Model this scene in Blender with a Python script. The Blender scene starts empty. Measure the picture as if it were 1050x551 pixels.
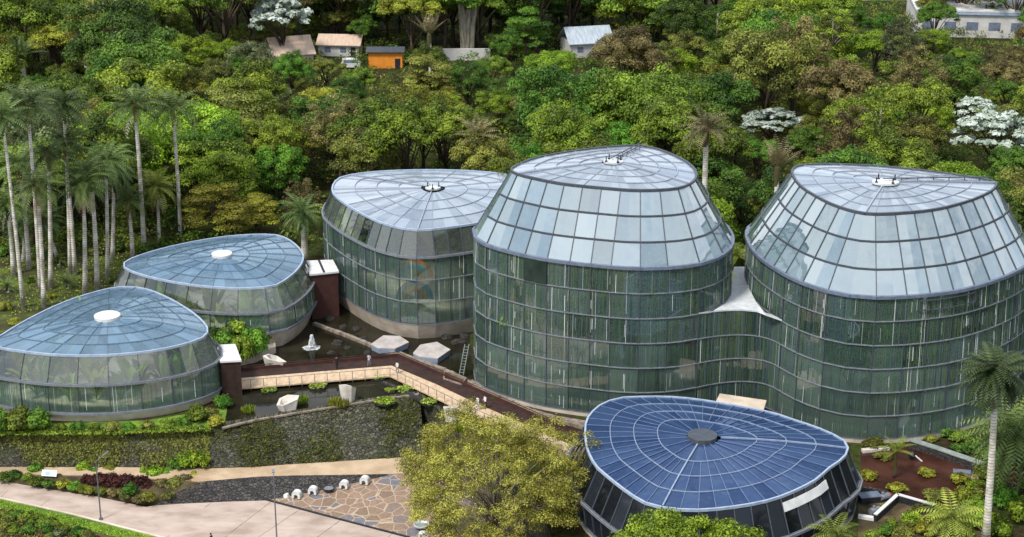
import bpy, bmesh, math, random
import numpy as np
from mathutils import Vector, Matrix
S = bpy.context.scene
COL = S.collection
R = math.radians

# ------------------------------------------------------------------ camera, sky, sun, exposure
CAM_H, PITCH, FPX = 85.0, R(19.5), 1800.0
cam_d = bpy.data.cameras.new('camera'); cam = bpy.data.objects.new('camera', cam_d); COL.objects.link(cam)
cam.location = (0, 0, CAM_H); cam.rotation_euler = (R(90) - PITCH, 0, 0)
cam_d.sensor_width = 36; cam_d.lens = 36 * FPX / 1050; cam_d.clip_start = 1; cam_d.clip_end = 6000
S.camera = cam
SUN_EL, SUN_AZ = R(56), R(222)          # azimuth measured clockwise from +Y
W = bpy.data.worlds.new('World'); S.world = W; W.use_nodes = True
nt = W.node_tree; nt.nodes.clear()
def wn(t, **k):
    n = nt.nodes.new(t)
    for a, b in k.items(): setattr(n, a, b)
    return n
out = wn('ShaderNodeOutputWorld'); bg = wn('ShaderNodeBackground'); sky = wn('ShaderNodeTexSky', sky_type='NISHITA')
sky.sun_disc = False; sky.sun_elevation = SUN_EL; sky.sun_rotation = SUN_AZ
tc = wn('ShaderNodeTexCoord'); mp = wn('ShaderNodeMapping'); mp.inputs['Scale'].default_value = (1.0, 1.0, 2.6)
nz = wn('ShaderNodeTexNoise'); nz.inputs['Scale'].default_value = 3.2; nz.inputs['Detail'].default_value = 7; nz.inputs['Roughness'].default_value = .58
rp = wn('ShaderNodeValToRGB'); rp.color_ramp.elements[0].position = .36; rp.color_ramp.elements[1].position = .60
mx = wn('ShaderNodeMix', data_type='RGBA'); mx.inputs['B'].default_value = (8.6, 8.9, 9.4, 1)
L = nt.links.new
L(tc.outputs['Generated'], mp.inputs['Vector']); L(mp.outputs[0], nz.inputs['Vector']); L(nz.outputs['Fac'], rp.inputs[0])
L(rp.outputs[0], mx.inputs['Factor']); L(sky.outputs[0], mx.inputs['A']); L(mx.outputs['Result'], bg.inputs[0]); L(bg.outputs[0], out.inputs[0])
bg.inputs[1].default_value = 0.118
sd = bpy.data.lights.new('sun', 'SUN'); so = bpy.data.objects.new('sun', sd); COL.objects.link(so)
sd.energy = 3.0; sd.angle = R(11); sd.color = (1, .955, .88)
sv = Vector((math.sin(SUN_AZ) * math.cos(SUN_EL), math.cos(SUN_AZ) * math.cos(SUN_EL), math.sin(SUN_EL)))
so.rotation_euler = sv.to_track_quat('Z', 'Y').to_euler(); so.location = sv * 300
S.view_settings.view_transform = 'Standard'; S.view_settings.look = 'None'; S.view_settings.gamma = 1
S.view_settings.use_curve_mapping = False; S.view_settings.exposure = 0.48
S.render.engine = 'CYCLES'
S.cycles.max_bounces = 7; S.cycles.transparent_max_bounces = 14; S.cycles.diffuse_bounces = 2; S.cycles.glossy_bounces = 3
S.cycles.caustics_reflective = False; S.cycles.caustics_refractive = False
S.cycles.use_denoising = True

# ------------------------------------------------------------------ pixel helpers (photo pixels -> points at real height)
CP, SP = math.cos(PITCH), math.sin(PITCH)
def ray(px, py):
    dx, dy = (px - 525) / FPX, (py - 275.5) / FPX
    return Vector((dx, CP - dy * SP, -SP - dy * CP))
def P(px, py, z=0.0):
    d = ray(px, py); t = (z - CAM_H) / d.z
    return Vector((d.x * t, d.y * t, z))
def PY(px, py, Y):                      # point on the ray at ground distance Y
    d = ray(px, py); t = Y / d.y
    return Vector((d.x * t, Y, CAM_H + d.z * t))
def proj(p):
    v = Vector(p) - Vector((0, 0, CAM_H)); dep = v.y * CP - v.z * SP; up = v.y * SP + v.z * CP
    return 525 + FPX * v.x / dep, 275.5 - FPX * up / dep, dep
rnd = random.Random(7)
npr = np.random.default_rng(11)

# ------------------------------------------------------------------ materials
def new_mat(name):
    m = bpy.data.materials.new(name); m.use_nodes = True
    m.node_tree.nodes.clear()
    return m, m.node_tree
def nd(t, typ, **k):
    n = t.nodes.new(typ)
    for a, b in k.items():
        if a in n.inputs: n.inputs[a].default_value = b
        else: setattr(n, a, b)
    return n
def c4(c): return (c[0], c[1], c[2], 1)
def surf(name, ca, cb, scale=1.0, rough=.8, bump=.3, detail=5, stretch=(1, 1, 1), metallic=0, spec=.3, cc=None, lo=.35, hi=.65, bscale=None, coord='Object'):
    """noise-mottled surface with bump"""
    m, t = new_mat(name)
    o = nd(t, 'ShaderNodeOutputMaterial'); b = nd(t, 'ShaderNodeBsdfPrincipled', Roughness=rough, Metallic=metallic)
    b.inputs['Specular IOR Level'].default_value = spec
    tc = nd(t, 'ShaderNodeTexCoord'); mp = nd(t, 'ShaderNodeMapping', Scale=stretch)
    n = nd(t, 'ShaderNodeTexNoise', Scale=scale, Detail=detail, Roughness=.6)
    r = nd(t, 'ShaderNodeValToRGB'); e = r.color_ramp.elements
    e[0].position, e[1].position = lo, hi; e[0].color, e[1].color = c4(ca), c4(cb)
    if cc is not None:
        k = e.new((lo + hi) / 2); k.color = c4(cc)
    l = t.links.new
    l(tc.outputs[coord], mp.inputs[0]); l(mp.outputs[0], n.inputs['Vector']); l(n.outputs[0], r.inputs[0]); l(r.outputs[0], b.inputs['Base Color'])
    if bump:
        n2 = nd(t, 'ShaderNodeTexNoise', Scale=bscale or scale * 4, Detail=4); bp = nd(t, 'ShaderNodeBump', Strength=bump, Distance=.1)
        l(mp.outputs[0], n2.inputs['Vector']); l(n2.outputs[0], bp.inputs['Height']); l(bp.outputs[0], b.inputs['Normal'])
    l(b.outputs[0], o.inputs[0])
    return m
def leafmat(name, dark, light, trans=.3, hv=.03, vv=.35):
    m, t = new_mat(name); l = t.links.new
    o = nd(t, 'ShaderNodeOutputMaterial')
    a = nd(t, 'ShaderNodeAttribute', attribute_name='tone')
    r = nd(t, 'ShaderNodeValToRGB'); e = r.color_ramp.elements; e[0].color, e[1].color = c4(dark), c4(light)
    e[0].position, e[1].position = .1, .9
    oi = nd(t, 'ShaderNodeObjectInfo')
    hs = nd(t, 'ShaderNodeHueSaturation')
    m1 = nd(t, 'ShaderNodeMapRange'); m1.inputs['To Min'].default_value = .5 - hv; m1.inputs['To Max'].default_value = .5 + hv
    ml = nd(t, 'ShaderNodeMath', operation='MULTIPLY'); ml.inputs[1].default_value = 7.31
    fr = nd(t, 'ShaderNodeMath', operation='FRACT')
    m2 = nd(t, 'ShaderNodeMapRange'); m2.inputs['To Min'].default_value = 1 - vv; m2.inputs['To Max'].default_value = 1 + vv
    d = nd(t, 'ShaderNodeBsdfPrincipled', Roughness=.55); d.inputs['Specular IOR Level'].default_value = .25
    tr = nd(t, 'ShaderNodeBsdfTranslucent'); mx = nd(t, 'ShaderNodeMixShader'); mx.inputs[0].default_value = trans
    l(a.outputs['Fac'], r.inputs[0]); l(r.outputs[0], hs.inputs['Color'])
    l(oi.outputs['Random'], m1.inputs[0]); l(m1.outputs[0], hs.inputs['Hue'])
    l(oi.outputs['Random'], ml.inputs[0]); l(ml.outputs[0], fr.inputs[0]); l(fr.outputs[0], m2.inputs[0]); l(m2.outputs[0], hs.inputs['Value'])
    l(hs.outputs[0], d.inputs['Base Color']); l(hs.outputs[0], tr.inputs[0])
    l(d.outputs[0], mx.inputs[1]); l(tr.outputs[0], mx.inputs[2]); l(mx.outputs[0], o.inputs[0])
    return m
def glass(name, tint, film_a, film_b, film_lo, film_hi, refl=.12, ior=1.5, rough=.03, bump=.0, nscale=.5, gcol=(1, 1, 1)):
    """dusty architectural glass: tinted see-through, a film of dirt / frit that differs from pane to pane, mirror reflection"""
    m, t = new_mat(name); l = t.links.new
    o = nd(t, 'ShaderNodeOutputMaterial')
    a = nd(t, 'ShaderNodeAttribute', attribute_name='panel')
    tr = nd(t, 'ShaderNodeBsdfTransparent', Color=c4(tint)); df = nd(t, 'ShaderNodeBsdfDiffuse'); gl = nd(t, 'ShaderNodeBsdfGlossy', Roughness=rough, Color=c4(gcol))
    cr = nd(t, 'ShaderNodeMix', data_type='RGBA'); cr.inputs['A'].default_value = c4(film_a); cr.inputs['B'].default_value = c4(film_b)
    l(a.outputs['Fac'], cr.inputs['Factor']); l(cr.outputs['Result'], df.inputs['Color'])
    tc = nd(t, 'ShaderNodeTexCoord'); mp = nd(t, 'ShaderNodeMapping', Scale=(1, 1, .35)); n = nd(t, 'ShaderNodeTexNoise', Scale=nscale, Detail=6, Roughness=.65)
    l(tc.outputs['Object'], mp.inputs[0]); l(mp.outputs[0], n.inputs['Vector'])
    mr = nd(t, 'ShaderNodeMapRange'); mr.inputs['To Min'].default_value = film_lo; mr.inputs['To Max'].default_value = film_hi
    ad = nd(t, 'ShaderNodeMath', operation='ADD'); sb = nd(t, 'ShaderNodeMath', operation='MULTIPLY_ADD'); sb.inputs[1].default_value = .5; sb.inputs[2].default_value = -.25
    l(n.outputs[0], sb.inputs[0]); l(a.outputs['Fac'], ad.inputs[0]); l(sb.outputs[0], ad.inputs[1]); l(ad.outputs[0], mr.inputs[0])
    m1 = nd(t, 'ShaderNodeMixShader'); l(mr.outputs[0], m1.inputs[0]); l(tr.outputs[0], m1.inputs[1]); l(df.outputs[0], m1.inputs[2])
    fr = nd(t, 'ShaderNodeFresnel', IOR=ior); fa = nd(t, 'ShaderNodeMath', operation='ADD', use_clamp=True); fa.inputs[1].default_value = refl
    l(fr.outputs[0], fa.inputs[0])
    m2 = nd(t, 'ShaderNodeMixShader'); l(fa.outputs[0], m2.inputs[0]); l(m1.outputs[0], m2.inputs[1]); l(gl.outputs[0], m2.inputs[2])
    if bump:
        n2 = nd(t, 'ShaderNodeTexNoise', Scale=.35, Detail=2); bp = nd(t, 'ShaderNodeBump', Strength=bump, Distance=.25)
        l(tc.outputs['Object'], n2.inputs['Vector']); l(n2.outputs[0], bp.inputs['Height']); l(bp.outputs[0], gl.inputs['Normal'])
    l(m2.outputs[0], o.inputs[0])
    return m
def tonemat(name, cols, rough=.6, spec=.3):
    """colour read from a per-face 'tone' value"""
    m, t = new_mat(name); l = t.links.new
    o = nd(t, 'ShaderNodeOutputMaterial'); b = nd(t, 'ShaderNodeBsdfPrincipled', Roughness=rough); b.inputs['Specular IOR Level'].default_value = spec
    a = nd(t, 'ShaderNodeAttribute', attribute_name='tone'); r = nd(t, 'ShaderNodeValToRGB'); e = r.color_ramp.elements
    for i, c in enumerate(cols):
        x = i / (len(cols) - 1)
        k = e[0] if i == 0 else (e[1] if i == len(cols) - 1 else e.new(x))
        k.color = c4(c)
    l(a.outputs['Fac'], r.inputs[0]); l(r.outputs[0], b.inputs['Base Color']); l(b.outputs[0], o.inputs[0])
    return m

M = {}
M['frame_dark'] = surf('frame_dark', (.05, .06, .075), (.075, .085, .1), 2, .45, .05)
M['frame_mid'] = surf('frame_mid', (.14, .155, .18), (.2, .215, .24), 2, .45, .05)
M['frame_pale'] = surf('frame_pale', (.16, .20, .19), (.28, .31, .28), 1.5, .5, .05)
M['frame_blue'] = surf('frame_blue', (.26, .33, .44), (.36, .43, .54), 1.5, .45, .05)
M['slate'] = surf('slate', (.10, .125, .18), (.16, .19, .25), 1.5, .45, .05)
M['rib_blue'] = surf('rib_blue', (.18, .24, .34), (.26, .32, .43), 2, .4, 0); M['seam_pale'] = surf('seam_pale', (.24, .27, .34), (.30, .33, .40), 2, .4, 0); M['seam_blue'] = surf('seam_blue', (.10, .165, .24), (.14, .21, .29), 2, .4, 0); M['seam_navy'] = surf('seam_navy', (.085, .13, .23), (.12, .18, .31), 2, .4, 0)
M['rim_pale'] = surf('rim_pale', (.45, .48, .5), (.6, .62, .63), 1.5, .5, .05)
M['concrete'] = surf('concrete', (.42, .35, .27), (.62, .53, .43), .5, .85, .3, cc=(.53, .45, .36))
M['white_paint'] = surf('white_paint', (.52, .52, .51), (.66, .66, .65), .9, .6, .1)
M['corten'] = surf('corten', (.022, .013, .011), (.046, .022, .017), 1.2, .7, .2)
M['corten_red'] = surf('corten_red', (.04, .017, .014), (.068, .025, .02), 1.2, .7, .2)
M['deck'] = surf('deck', (.42, .30, .19), (.58, .44, .30), .9, .75, .3, stretch=(3, 1, 1))
M['steel'] = surf('steel', (.12, .13, .14), (.2, .21, .22), 3, .4, 0, metallic=.3)
M['black'] = surf('black', (.012, .013, .018), (.03, .032, .04), 3, .5, .1)
M['bark'] = surf('bark', (.05, .035, .022), (.12, .09, .06), 3, .9, .5, stretch=(1, 1, .3))
M['bark_pale'] = surf('bark_pale', (.18, .16, .12), (.34, .30, .24), 2, .9, .4, stretch=(1, 1, .3))
M['dead'] = tonemat('dead', [(.10, .03, .012), (.24, .075, .03), (.34, .17, .08)], .85)
def palmtrunk():
    m, t = new_mat('palm_trunk'); l = t.links.new
    o = nd(t, 'ShaderNodeOutputMaterial'); b = nd(t, 'ShaderNodeBsdfPrincipled', Roughness=.75)
    tc = nd(t, 'ShaderNodeTexCoord'); w = nd(t, 'ShaderNodeTexWave', Scale=.95, Distortion=1.2); w.wave_type = 'BANDS'; w.bands_direction = 'Z'
    n = nd(t, 'ShaderNodeTexNoise', Scale=1.1, Detail=4)
    r = nd(t, 'ShaderNodeValToRGB'); e = r.color_ramp.elements; e[0].color = (.33, .31, .27, 1); e[1].color = (.70, .67, .60, 1); e[0].position = 0.02; e[1].position = .25
    r2 = nd(t, 'ShaderNodeValToRGB'); e = r2.color_ramp.elements; e[0].color = (.55, .5, .42, 1); e[1].color = (1, 1, 1, 1); e[0].position = .35; e[1].position = .6
    mu = nd(t, 'ShaderNodeMix', data_type='RGBA', blend_type='MULTIPLY'); mu.inputs['Factor'].default_value = 1
    l(tc.outputs['Object'], w.inputs[0]); l(tc.outputs['Object'], n.inputs[0]); l(w.outputs['Fac'], r.inputs[0]); l(n.outputs[0], r2.inputs[0])
    l(r.outputs[0], mu.inputs['A']); l(r2.outputs[0], mu.inputs['B']); l(mu.outputs['Result'], b.inputs['Base Color']); l(b.outputs[0], o.inputs[0])
    return m
M['palm_trunk'] = palmtrunk()
M['g_wall'] = glass('glass_wall', (.78, .93, .86), (.085, .155, .135), (.14, .205, .18), .2, .58, refl=.07, ior=1.45, rough=.03)
M['g_clear'] = glass('glass_clear', (.92, .98, .93), (.38, .46, .41), (.5, .57, .52), .0, .16, refl=.07, ior=1.38, rough=.03)
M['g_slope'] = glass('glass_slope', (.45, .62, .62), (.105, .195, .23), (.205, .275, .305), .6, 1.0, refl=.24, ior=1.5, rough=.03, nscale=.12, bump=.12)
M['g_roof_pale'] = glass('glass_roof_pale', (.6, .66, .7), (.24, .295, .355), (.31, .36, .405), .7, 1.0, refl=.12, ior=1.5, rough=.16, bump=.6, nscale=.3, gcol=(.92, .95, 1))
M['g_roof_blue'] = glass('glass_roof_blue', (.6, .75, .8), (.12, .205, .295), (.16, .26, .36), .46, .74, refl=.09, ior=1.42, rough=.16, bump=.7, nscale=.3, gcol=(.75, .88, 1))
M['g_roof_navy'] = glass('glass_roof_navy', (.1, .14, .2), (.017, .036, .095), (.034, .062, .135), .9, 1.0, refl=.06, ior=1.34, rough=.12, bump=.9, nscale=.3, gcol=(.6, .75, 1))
M['g_navy_wall'] = glass('glass_wall_dark', (.05, .06, .07), (.006, .008, .012), (.02, .025, .035), .5, .9, refl=.0, ior=1.35, rough=.08)
M['louvre'] = tonemat('louvre', [(.012, .03, .05), (.03, .09, .10), (.06, .15, .055), (.12, .17, .06), (.09, .15, .21), (.13, .19, .15), (.15, .21, .19)], .5)
LEAF = {
 'dark':  leafmat('leaf_dark', (.016, .044, .006), (.145, .265, .03), hv=.012),
 'mid':   leafmat('leaf_mid', (.030, .056, .007), (.28, .38, .035), hv=.014),
 'lime':  leafmat('leaf_lime', (.06, .115, .006), (.35, .50, .035), hv=.012),
 'fresh': leafmat('leaf_fresh', (.022, .075, .007), (.18, .36, .034), hv=.014),
 'olive': leafmat('leaf_olive', (.045, .050, .010), (.32, .345, .06), hv=.014),
 'gold':  leafmat('leaf_gold', (.075, .068, .007), (.40, .43, .045), hv=.012),
 'brown': leafmat('leaf_brown', (.05, .040, .014), (.29, .25, .085), hv=.01),
 'grey':  leafmat('leaf_grey', (.035, .052, .02), (.26, .30, .13), hv=.012),
 'white': leafmat('leaf_white', (.14, .19, .13), (.56, .62, .56), .15, hv=.01),
 'yellow': leafmat('leaf_yellow', (.10, .095, .014), (.41, .42, .075), hv=.01),
 'red':   leafmat('leaf_red', (.02, .007, .006), (.11, .03, .022), hv=.01),
 'palm':  leafmat('leaf_palm', (.020, .046, .010), (.155, .22, .06), .2, hv=.01),
 'palmd': leafmat('leaf_palm_dark', (.010, .022, .008), (.07, .098, .032), .2, hv=.01),
 'palmg': leafmat('leaf_palm_green', (.03, .06, .008), (.28, .32, .05), .25, hv=.01),
 'palmb': leafmat('leaf_palm_brown', (.06, .05, .022), (.34, .29, .14), .2, hv=.01),
 'pad':   leafmat('leaf_pad', (.05, .09, .012), (.29, .38, .05), .2, hv=.01),
}

# ------------------------------------------------------------------ object helpers
def link(o, parent=None):
    COL.objects.link(o)
    if parent is not None: o.parent = parent
    return o
def tag(o, label=None, cat=None, group=None, kind=None):
    if label: o['label'] = label
    if cat: o['category'] = cat
    if group: o['group'] = group
    if kind: o['kind'] = kind
    return o
def thing(name, label, cat, loc=(0, 0, 0), group=None, rz=0.0):
    o = bpy.data.objects.new(name, None); o.location = loc; o.rotation_euler = (0, 0, rz); link(o)
    return tag(o, label, cat, group)
class MB:
    """collects shapes, builds ONE mesh object"""
    def __init__(s): s.v, s.f, s.t, s.mi, s.cur = [], [], [], [], 0
    def add(s, vs, fs, tone=.5):
        b = len(s.v); s.v += [tuple(v) for v in vs]
        for f in fs: s.f.append(tuple(b + i for i in f)); s.t.append(tone); s.mi.append(s.cur)
        return s
    def beam(s, a, b, w, h=None, up=(0, 0, 1), tone=.5):
        a, b = Vector(a), Vector(b); d = (b - a)
        if d.length < 1e-6: return s
        d.normalize(); u = Vector(up); x = d.cross(u)
        if x.length < 1e-4: x = d.cross(Vector((0, 1, 0)))
        x.normalize(); y = x.cross(d); h = h or w; x *= w / 2; y *= h / 2
        vs = [p + i * x + j * y for p in (a, b) for i, j in ((-1, -1), (1, -1), (1, 1), (-1, 1))]
        return s.add(vs, [(0, 1, 2, 3), (7, 6, 5, 4), (0, 4, 5, 1), (1, 5, 6, 2), (2, 6, 7, 3), (3, 7, 4, 0)], tone)
    def box(s, c, size, rz=0, tone=.5):
        c = Vector(c); m = Matrix.Rotation(rz, 3, 'Z'); vs = []
        for k in (-1, 1):
            for i, j in ((-1, -1), (1, -1), (1, 1), (-1, 1)):
                vs.append(c + m @ Vector((i * size[0] / 2, j * size[1] / 2, k * size[2] / 2)))
        return s.add(vs, [(3, 2, 1, 0), (4, 5, 6, 7), (0, 1, 5, 4), (1, 2, 6, 5), (2, 3, 7, 6), (3, 0, 4, 7)], tone)
    def tube(s, pts, rad, n=8, tone=.5, cap=True):
        pts = [Vector(p) for p in pts]; rad = rad if isinstance(rad, (list, tuple)) else [rad] * len(pts); b = len(s.v)
        for i, p in enumerate(pts):
            d = (pts[min(i + 1, len(pts) - 1)] - pts[max(i - 1, 0)]).normalized()
            x = d.cross(Vector((0, 0, 1)))
            if x.length < .05: x = d.cross(Vector((0, 1, 0)))
            x.normalize(); y = x.cross(d)
            for k in range(n):
                a = 2 * math.pi * k / n; s.v.append(tuple(p + (x * math.cos(a) + y * math.sin(a)) * rad[i]))
        fs = []
        for i in range(len(pts) - 1):
            for k in range(n):
                q = (k + 1) % n; fs.append((b + i * n + k, b + i * n + q, b + (i + 1) * n + q, b + (i + 1) * n + k))
        if cap: fs += [tuple(b + k for k in reversed(range(n))), tuple(b + (len(pts) - 1) * n + k for k in range(n))]
        for f in fs: s.f.append(f); s.t.append(tone); s.mi.append(s.cur)
        return s
    def prism(s, poly, z0, z1, tone=.5):
        n = len(poly); vs = [(p[0], p[1], z0) for p in poly] + [(p[0], p[1], z1) for p in poly]
        fs = [tuple(reversed(range(n))), tuple(range(n, 2 * n))] + [(i, (i + 1) % n, n + (i + 1) % n, n + i) for i in range(n)]
        return s.add(vs, fs, tone)
    def frus(s, a, b, tone=.5):
        """closed solid between two loops of 3D points"""
        n = len(a); fs = [tuple(reversed(range(n))), tuple(range(n, 2 * n))] + [(i, (i + 1) % n, n + (i + 1) % n, n + i) for i in range(n)]
        return s.add(list(a) + list(b), fs, tone)
    def build(s, name, mats, parent=None, smooth=False, attr='tone'):
        me = bpy.data.meshes.new(name); me.from_pydata(s.v, [], s.f)
        for m in (mats if isinstance(mats, (list, tuple)) else [mats]): me.materials.append(m)
        at = me.attributes.new(attr, 'FLOAT', 'FACE'); at.data.foreach_set('value', s.t)
        me.polygons.foreach_set('material_index', s.mi)
        if smooth: me.polygons.foreach_set('use_smooth', [True] * len(s.f))
        bm = bmesh.new(); bm.from_mesh(me); bmesh.ops.recalc_face_normals(bm, faces=bm.faces); bm.to_mesh(me); bm.free()
        return link(bpy.data.objects.new(name, me), parent)
def leaf_mesh(name, cen, nor, size, tone, mat, parent=None, aspect=.55, spin=None):
    """many small rhombic leaves"""
    n = len(cen); nor = nor / (np.linalg.norm(nor, axis=1, keepdims=True) + 1e-9)
    a = npr.normal(size=(n, 3)) if spin is None else spin
    u = np.cross(nor, a); u /= (np.linalg.norm(u, axis=1, keepdims=True) + 1e-9); w = np.cross(nor, u)
    sz = size[:, None] / 2
    v = np.stack([cen - u * sz, cen - w * sz * aspect + u * sz * .1, cen + u * sz, cen + w * sz * aspect + u * sz * .1], 1).reshape(-1, 3)
    me = bpy.data.meshes.new(name)
    me.vertices.add(n * 4); me.vertices.foreach_set('co', v.astype(np.float32).ravel())
    me.loops.add(n * 4); me.loops.foreach_set('vertex_index', np.arange(n * 4, dtype=np.int32))
    me.polygons.add(n); me.polygons.foreach_set('loop_start', np.arange(0, n * 4, 4, dtype=np.int32))
    me.update(); me.validate()
    at = me.attributes.new('tone', 'FLOAT', 'FACE'); at.data.foreach_set('value', np.clip(tone, 0, 1).astype(np.float32))
    me.materials.append(mat)
    return link(bpy.data.objects.new(name, me), parent)
def copy_tree(o, parent=None):
    c = o.copy(); COL.objects.link(c)
    if parent is not None: c.parent = parent
    for ch in o.children: copy_tree(ch, c)
    return c
ORD = ['first', 'second', 'third', 'fourth', 'fifth', 'sixth', 'seventh', 'eighth', 'ninth', 'tenth', 'eleventh', 'twelfth', 'thirteenth', 'fourteenth',
       'fifteenth', 'sixteenth', 'seventeenth', 'eighteenth', 'nineteenth', 'twentieth']
def ordn(i): return ORD[i] if i < len(ORD) else ORD[-1]
def sheet(name, pts, mat, kind='structure'):
    """flat-ish polygon given by 3D points"""
    me = bpy.data.meshes.new(name); bm = bmesh.new(); vs = [bm.verts.new(p) for p in pts]
    es = [bm.edges.new((vs[i], vs[(i + 1) % len(vs)])) for i in range(len(vs))]
    bmesh.ops.triangle_fill(bm, use_beauty=True, edges=es); bmesh.ops.recalc_face_normals(bm, faces=bm.faces)
    if sum(f.normal.z for f in bm.faces) < 0: bmesh.ops.reverse_faces(bm, faces=bm.faces)
    bm.to_mesh(me); bm.free(); me.materials.append(mat); o = link(bpy.data.objects.new(name, me))
    return tag(o, kind=kind)

# ------------------------------------------------------------------ ground
def ground_mat():
    m, t = new_mat('forest_floor'); l = t.links.new
    o = nd(t, 'ShaderNodeOutputMaterial'); b = nd(t, 'ShaderNodeBsdfPrincipled', Roughness=.95); b.inputs['Specular IOR Level'].default_value = .1
    tc = nd(t, 'ShaderNodeTexCoord'); n1 = nd(t, 'ShaderNodeTexNoise', Scale=.22, Detail=6, Roughness=.6); n2 = nd(t, 'ShaderNodeTexNoise', Scale=1.6, Detail=5)
    r1 = nd(t, 'ShaderNodeValToRGB'); e = r1.color_ramp.elements
    e[0].position, e[0].color = .38, (.035, .022, .012, 1); e[1].position, e[1].color = .62, (.04, .058, .012, 1); k = e.new(.5); k.color = (.032, .036, .011, 1)
    r2 = nd(t, 'ShaderNodeValToRGB'); e = r2.color_ramp.elements; e[0].position, e[0].color = .3, (.5, .5, .5, 1); e[1].position, e[1].color = .7, (1.3, 1.3, 1.2, 1)
    mu = nd(t, 'ShaderNodeMix', data_type='RGBA', blend_type='MULTIPLY'); mu.inputs['Factor'].default_value = 1
    bp = nd(t, 'ShaderNodeBump', Strength=.6, Distance=.2)
    for n in (n1, n2): l(tc.outputs['Object'], n.inputs['Vector'])
    l(n1.outputs[0], r1.inputs[0]); l(n2.outputs[0], r2.inputs[0]); l(r1.outputs[0], mu.inputs['A']); l(r2.outputs[0], mu.inputs['B']); l(mu.outputs['Result'], b.inputs['Base Color'])
    l(n2.outputs[0], bp.inputs['Height']); l(bp.outputs[0], b.inputs['Normal']); l(b.outputs[0], o.inputs[0])
    return m
M['ground'] = ground_mat()
M['grass'] = surf('grass', (.035, .08, .010), (.17, .27, .025), .6, .9, .6, cc=(.09, .16, .02), bscale=5)
M['soil'] = surf('soil', (.035, .022, .013), (.12, .08, .045), .5, .95, .5, cc=(.06, .05, .02))
wall_top = [(-160, 443), (0, 442), (110, 441), (215, 438), (260, 431), (300, 424), (350, 416), (400, 408), (430, 404)]
wall_bot = [(-160, 478), (0, 479), (110, 479), (215, 480.5), (260, 479), (300, 476), (350, 473), (398, 470), (436, 467)]
ZP = -3.5
top3 = [P(x, y, 0) for x, y in wall_top]; bot3 = [P(x, y, ZP) for x, y in wall_bot]
side_px = [(452, 420), (490, 448), (530, 485), (552, 520), (566, 560), (575, 640)]
side3 = [P(x, y, 0) for x, y in side_px]
hole = [(-110, 60, 0), (-110, top3[0].y, 0)] + [tuple(p) for p in top3] + [tuple(p) for p in side3] + [(side3[-1].x, 60, 0)]
bm = bmesh.new()
ov = [bm.verts.new(p) for p in ((-3000, -600, 0), (3000, -600, 0), (3000, 5000, 0), (-3000, 5000, 0))]
hv = [bm.verts.new(p) for p in hole]
es = []
for q in (ov, hv): es += [bm.edges.new((q[i], q[(i + 1) % len(q)])) for i in range(len(q))]
bmesh.ops.triangle_fill(bm, use_beauty=True, edges=es)
for f in bm.faces:
    if f.normal.z < 0: f.normal_flip()
me = bpy.data.meshes.new('ground'); bm.to_mesh(me); bm.free(); me.materials.append(M['ground'])
tag(link(bpy.data.objects.new('ground', me)), kind='structure')
sheet('lower_ground', [(-112, 58, -5.3), (40, 58, -5.3), (40, 200, -5.3), (-112, 200, -5.3)], M['soil'])

# ------------------------------------------------------------------ retaining walls and terraces
def stone_mat(name, a, b, mort, moss, scale=1.6, stretch=(1, 1, 2.6), mossamt=.55):
    m, t = new_mat(name); l = t.links.new
    o = nd(t, 'ShaderNodeOutputMaterial'); bs = nd(t, 'ShaderNodeBsdfPrincipled', Roughness=.85)
    tc = nd(t, 'ShaderNodeTexCoord'); mp = nd(t, 'ShaderNodeMapping', Scale=stretch)
    v = nd(t, 'ShaderNodeTexVoronoi', Scale=scale); ve = nd(t, 'ShaderNodeTexVoronoi', Scale=scale, feature='DISTANCE_TO_EDGE')
    n = nd(t, 'ShaderNodeTexNoise', Scale=.35, Detail=6, Roughness=.7)
    sp = nd(t, 'ShaderNodeSeparateColor'); r = nd(t, 'ShaderNodeValToRGB'); e = r.color_ramp.elements; e[0].color, e[1].color = c4(a), c4(b)
    er = nd(t, 'ShaderNodeValToRGB'); e = er.color_ramp.elements; e[0].position, e[1].position = .02, .1; e[0].color = (0, 0, 0, 1); e[1].color = (1, 1, 1, 1)
    m1 = nd(t, 'ShaderNodeMix', data_type='RGBA'); m1.inputs['A'].default_value = c4(mort)
    nr = nd(t, 'ShaderNodeValToRGB'); e = nr.color_ramp.elements; e[0].position, e[1].position = mossamt, mossamt + .14; e[0].color = (0, 0, 0, 1); e[1].color = (.8, .8, .8, 1)
    m2 = nd(t, 'ShaderNodeMix', data_type='RGBA'); m2.inputs['B'].default_value = c4(moss)
    bp = nd(t, 'ShaderNodeBump', Strength=.9, Distance=.15)
    l(tc.outputs['Object'], mp.inputs[0]); l(mp.outputs[0], v.inputs['Vector']); l(mp.outputs[0], ve.inputs['Vector']); l(tc.outputs['Object'], n.inputs['Vector'])
    l(v.outputs['Color'], sp.inputs[0]); l(sp.outputs[0], r.inputs[0]); l(ve.outputs[0], er.inputs[0]); l(er.outputs[0], m1.inputs['Factor']); l(r.outputs[0], m1.inputs['B'])
    l(n.outputs[0], nr.inputs[0]); l(nr.outputs[0], m2.inputs['Factor']); l(m1.outputs['Result'], m2.inputs['A']); l(m2.outputs['Result'], bs.inputs['Base Color'])
    l(er.outputs[0], bp.inputs['Height']); l(bp.outputs[0], bs.inputs['Normal']); l(bs.outputs[0], o.inputs[0])
    return m
M['stone'] = stone_mat('stacked_stone', (.018, .018, .012), (.115, .105, .065), (.008, .008, .005), (.034, .042, .011), 3.0, (.8, .0, 2.0), mossamt=.47)
M['stone_dark'] = stone_mat('dark_stone', (.018, .016, .016), (.075, .066, .06), (.006, .006, .006), (.05, .04, .03), 3.2, (.8, .8, 2.0), .6)
mb = MB(); n = 3
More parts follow.
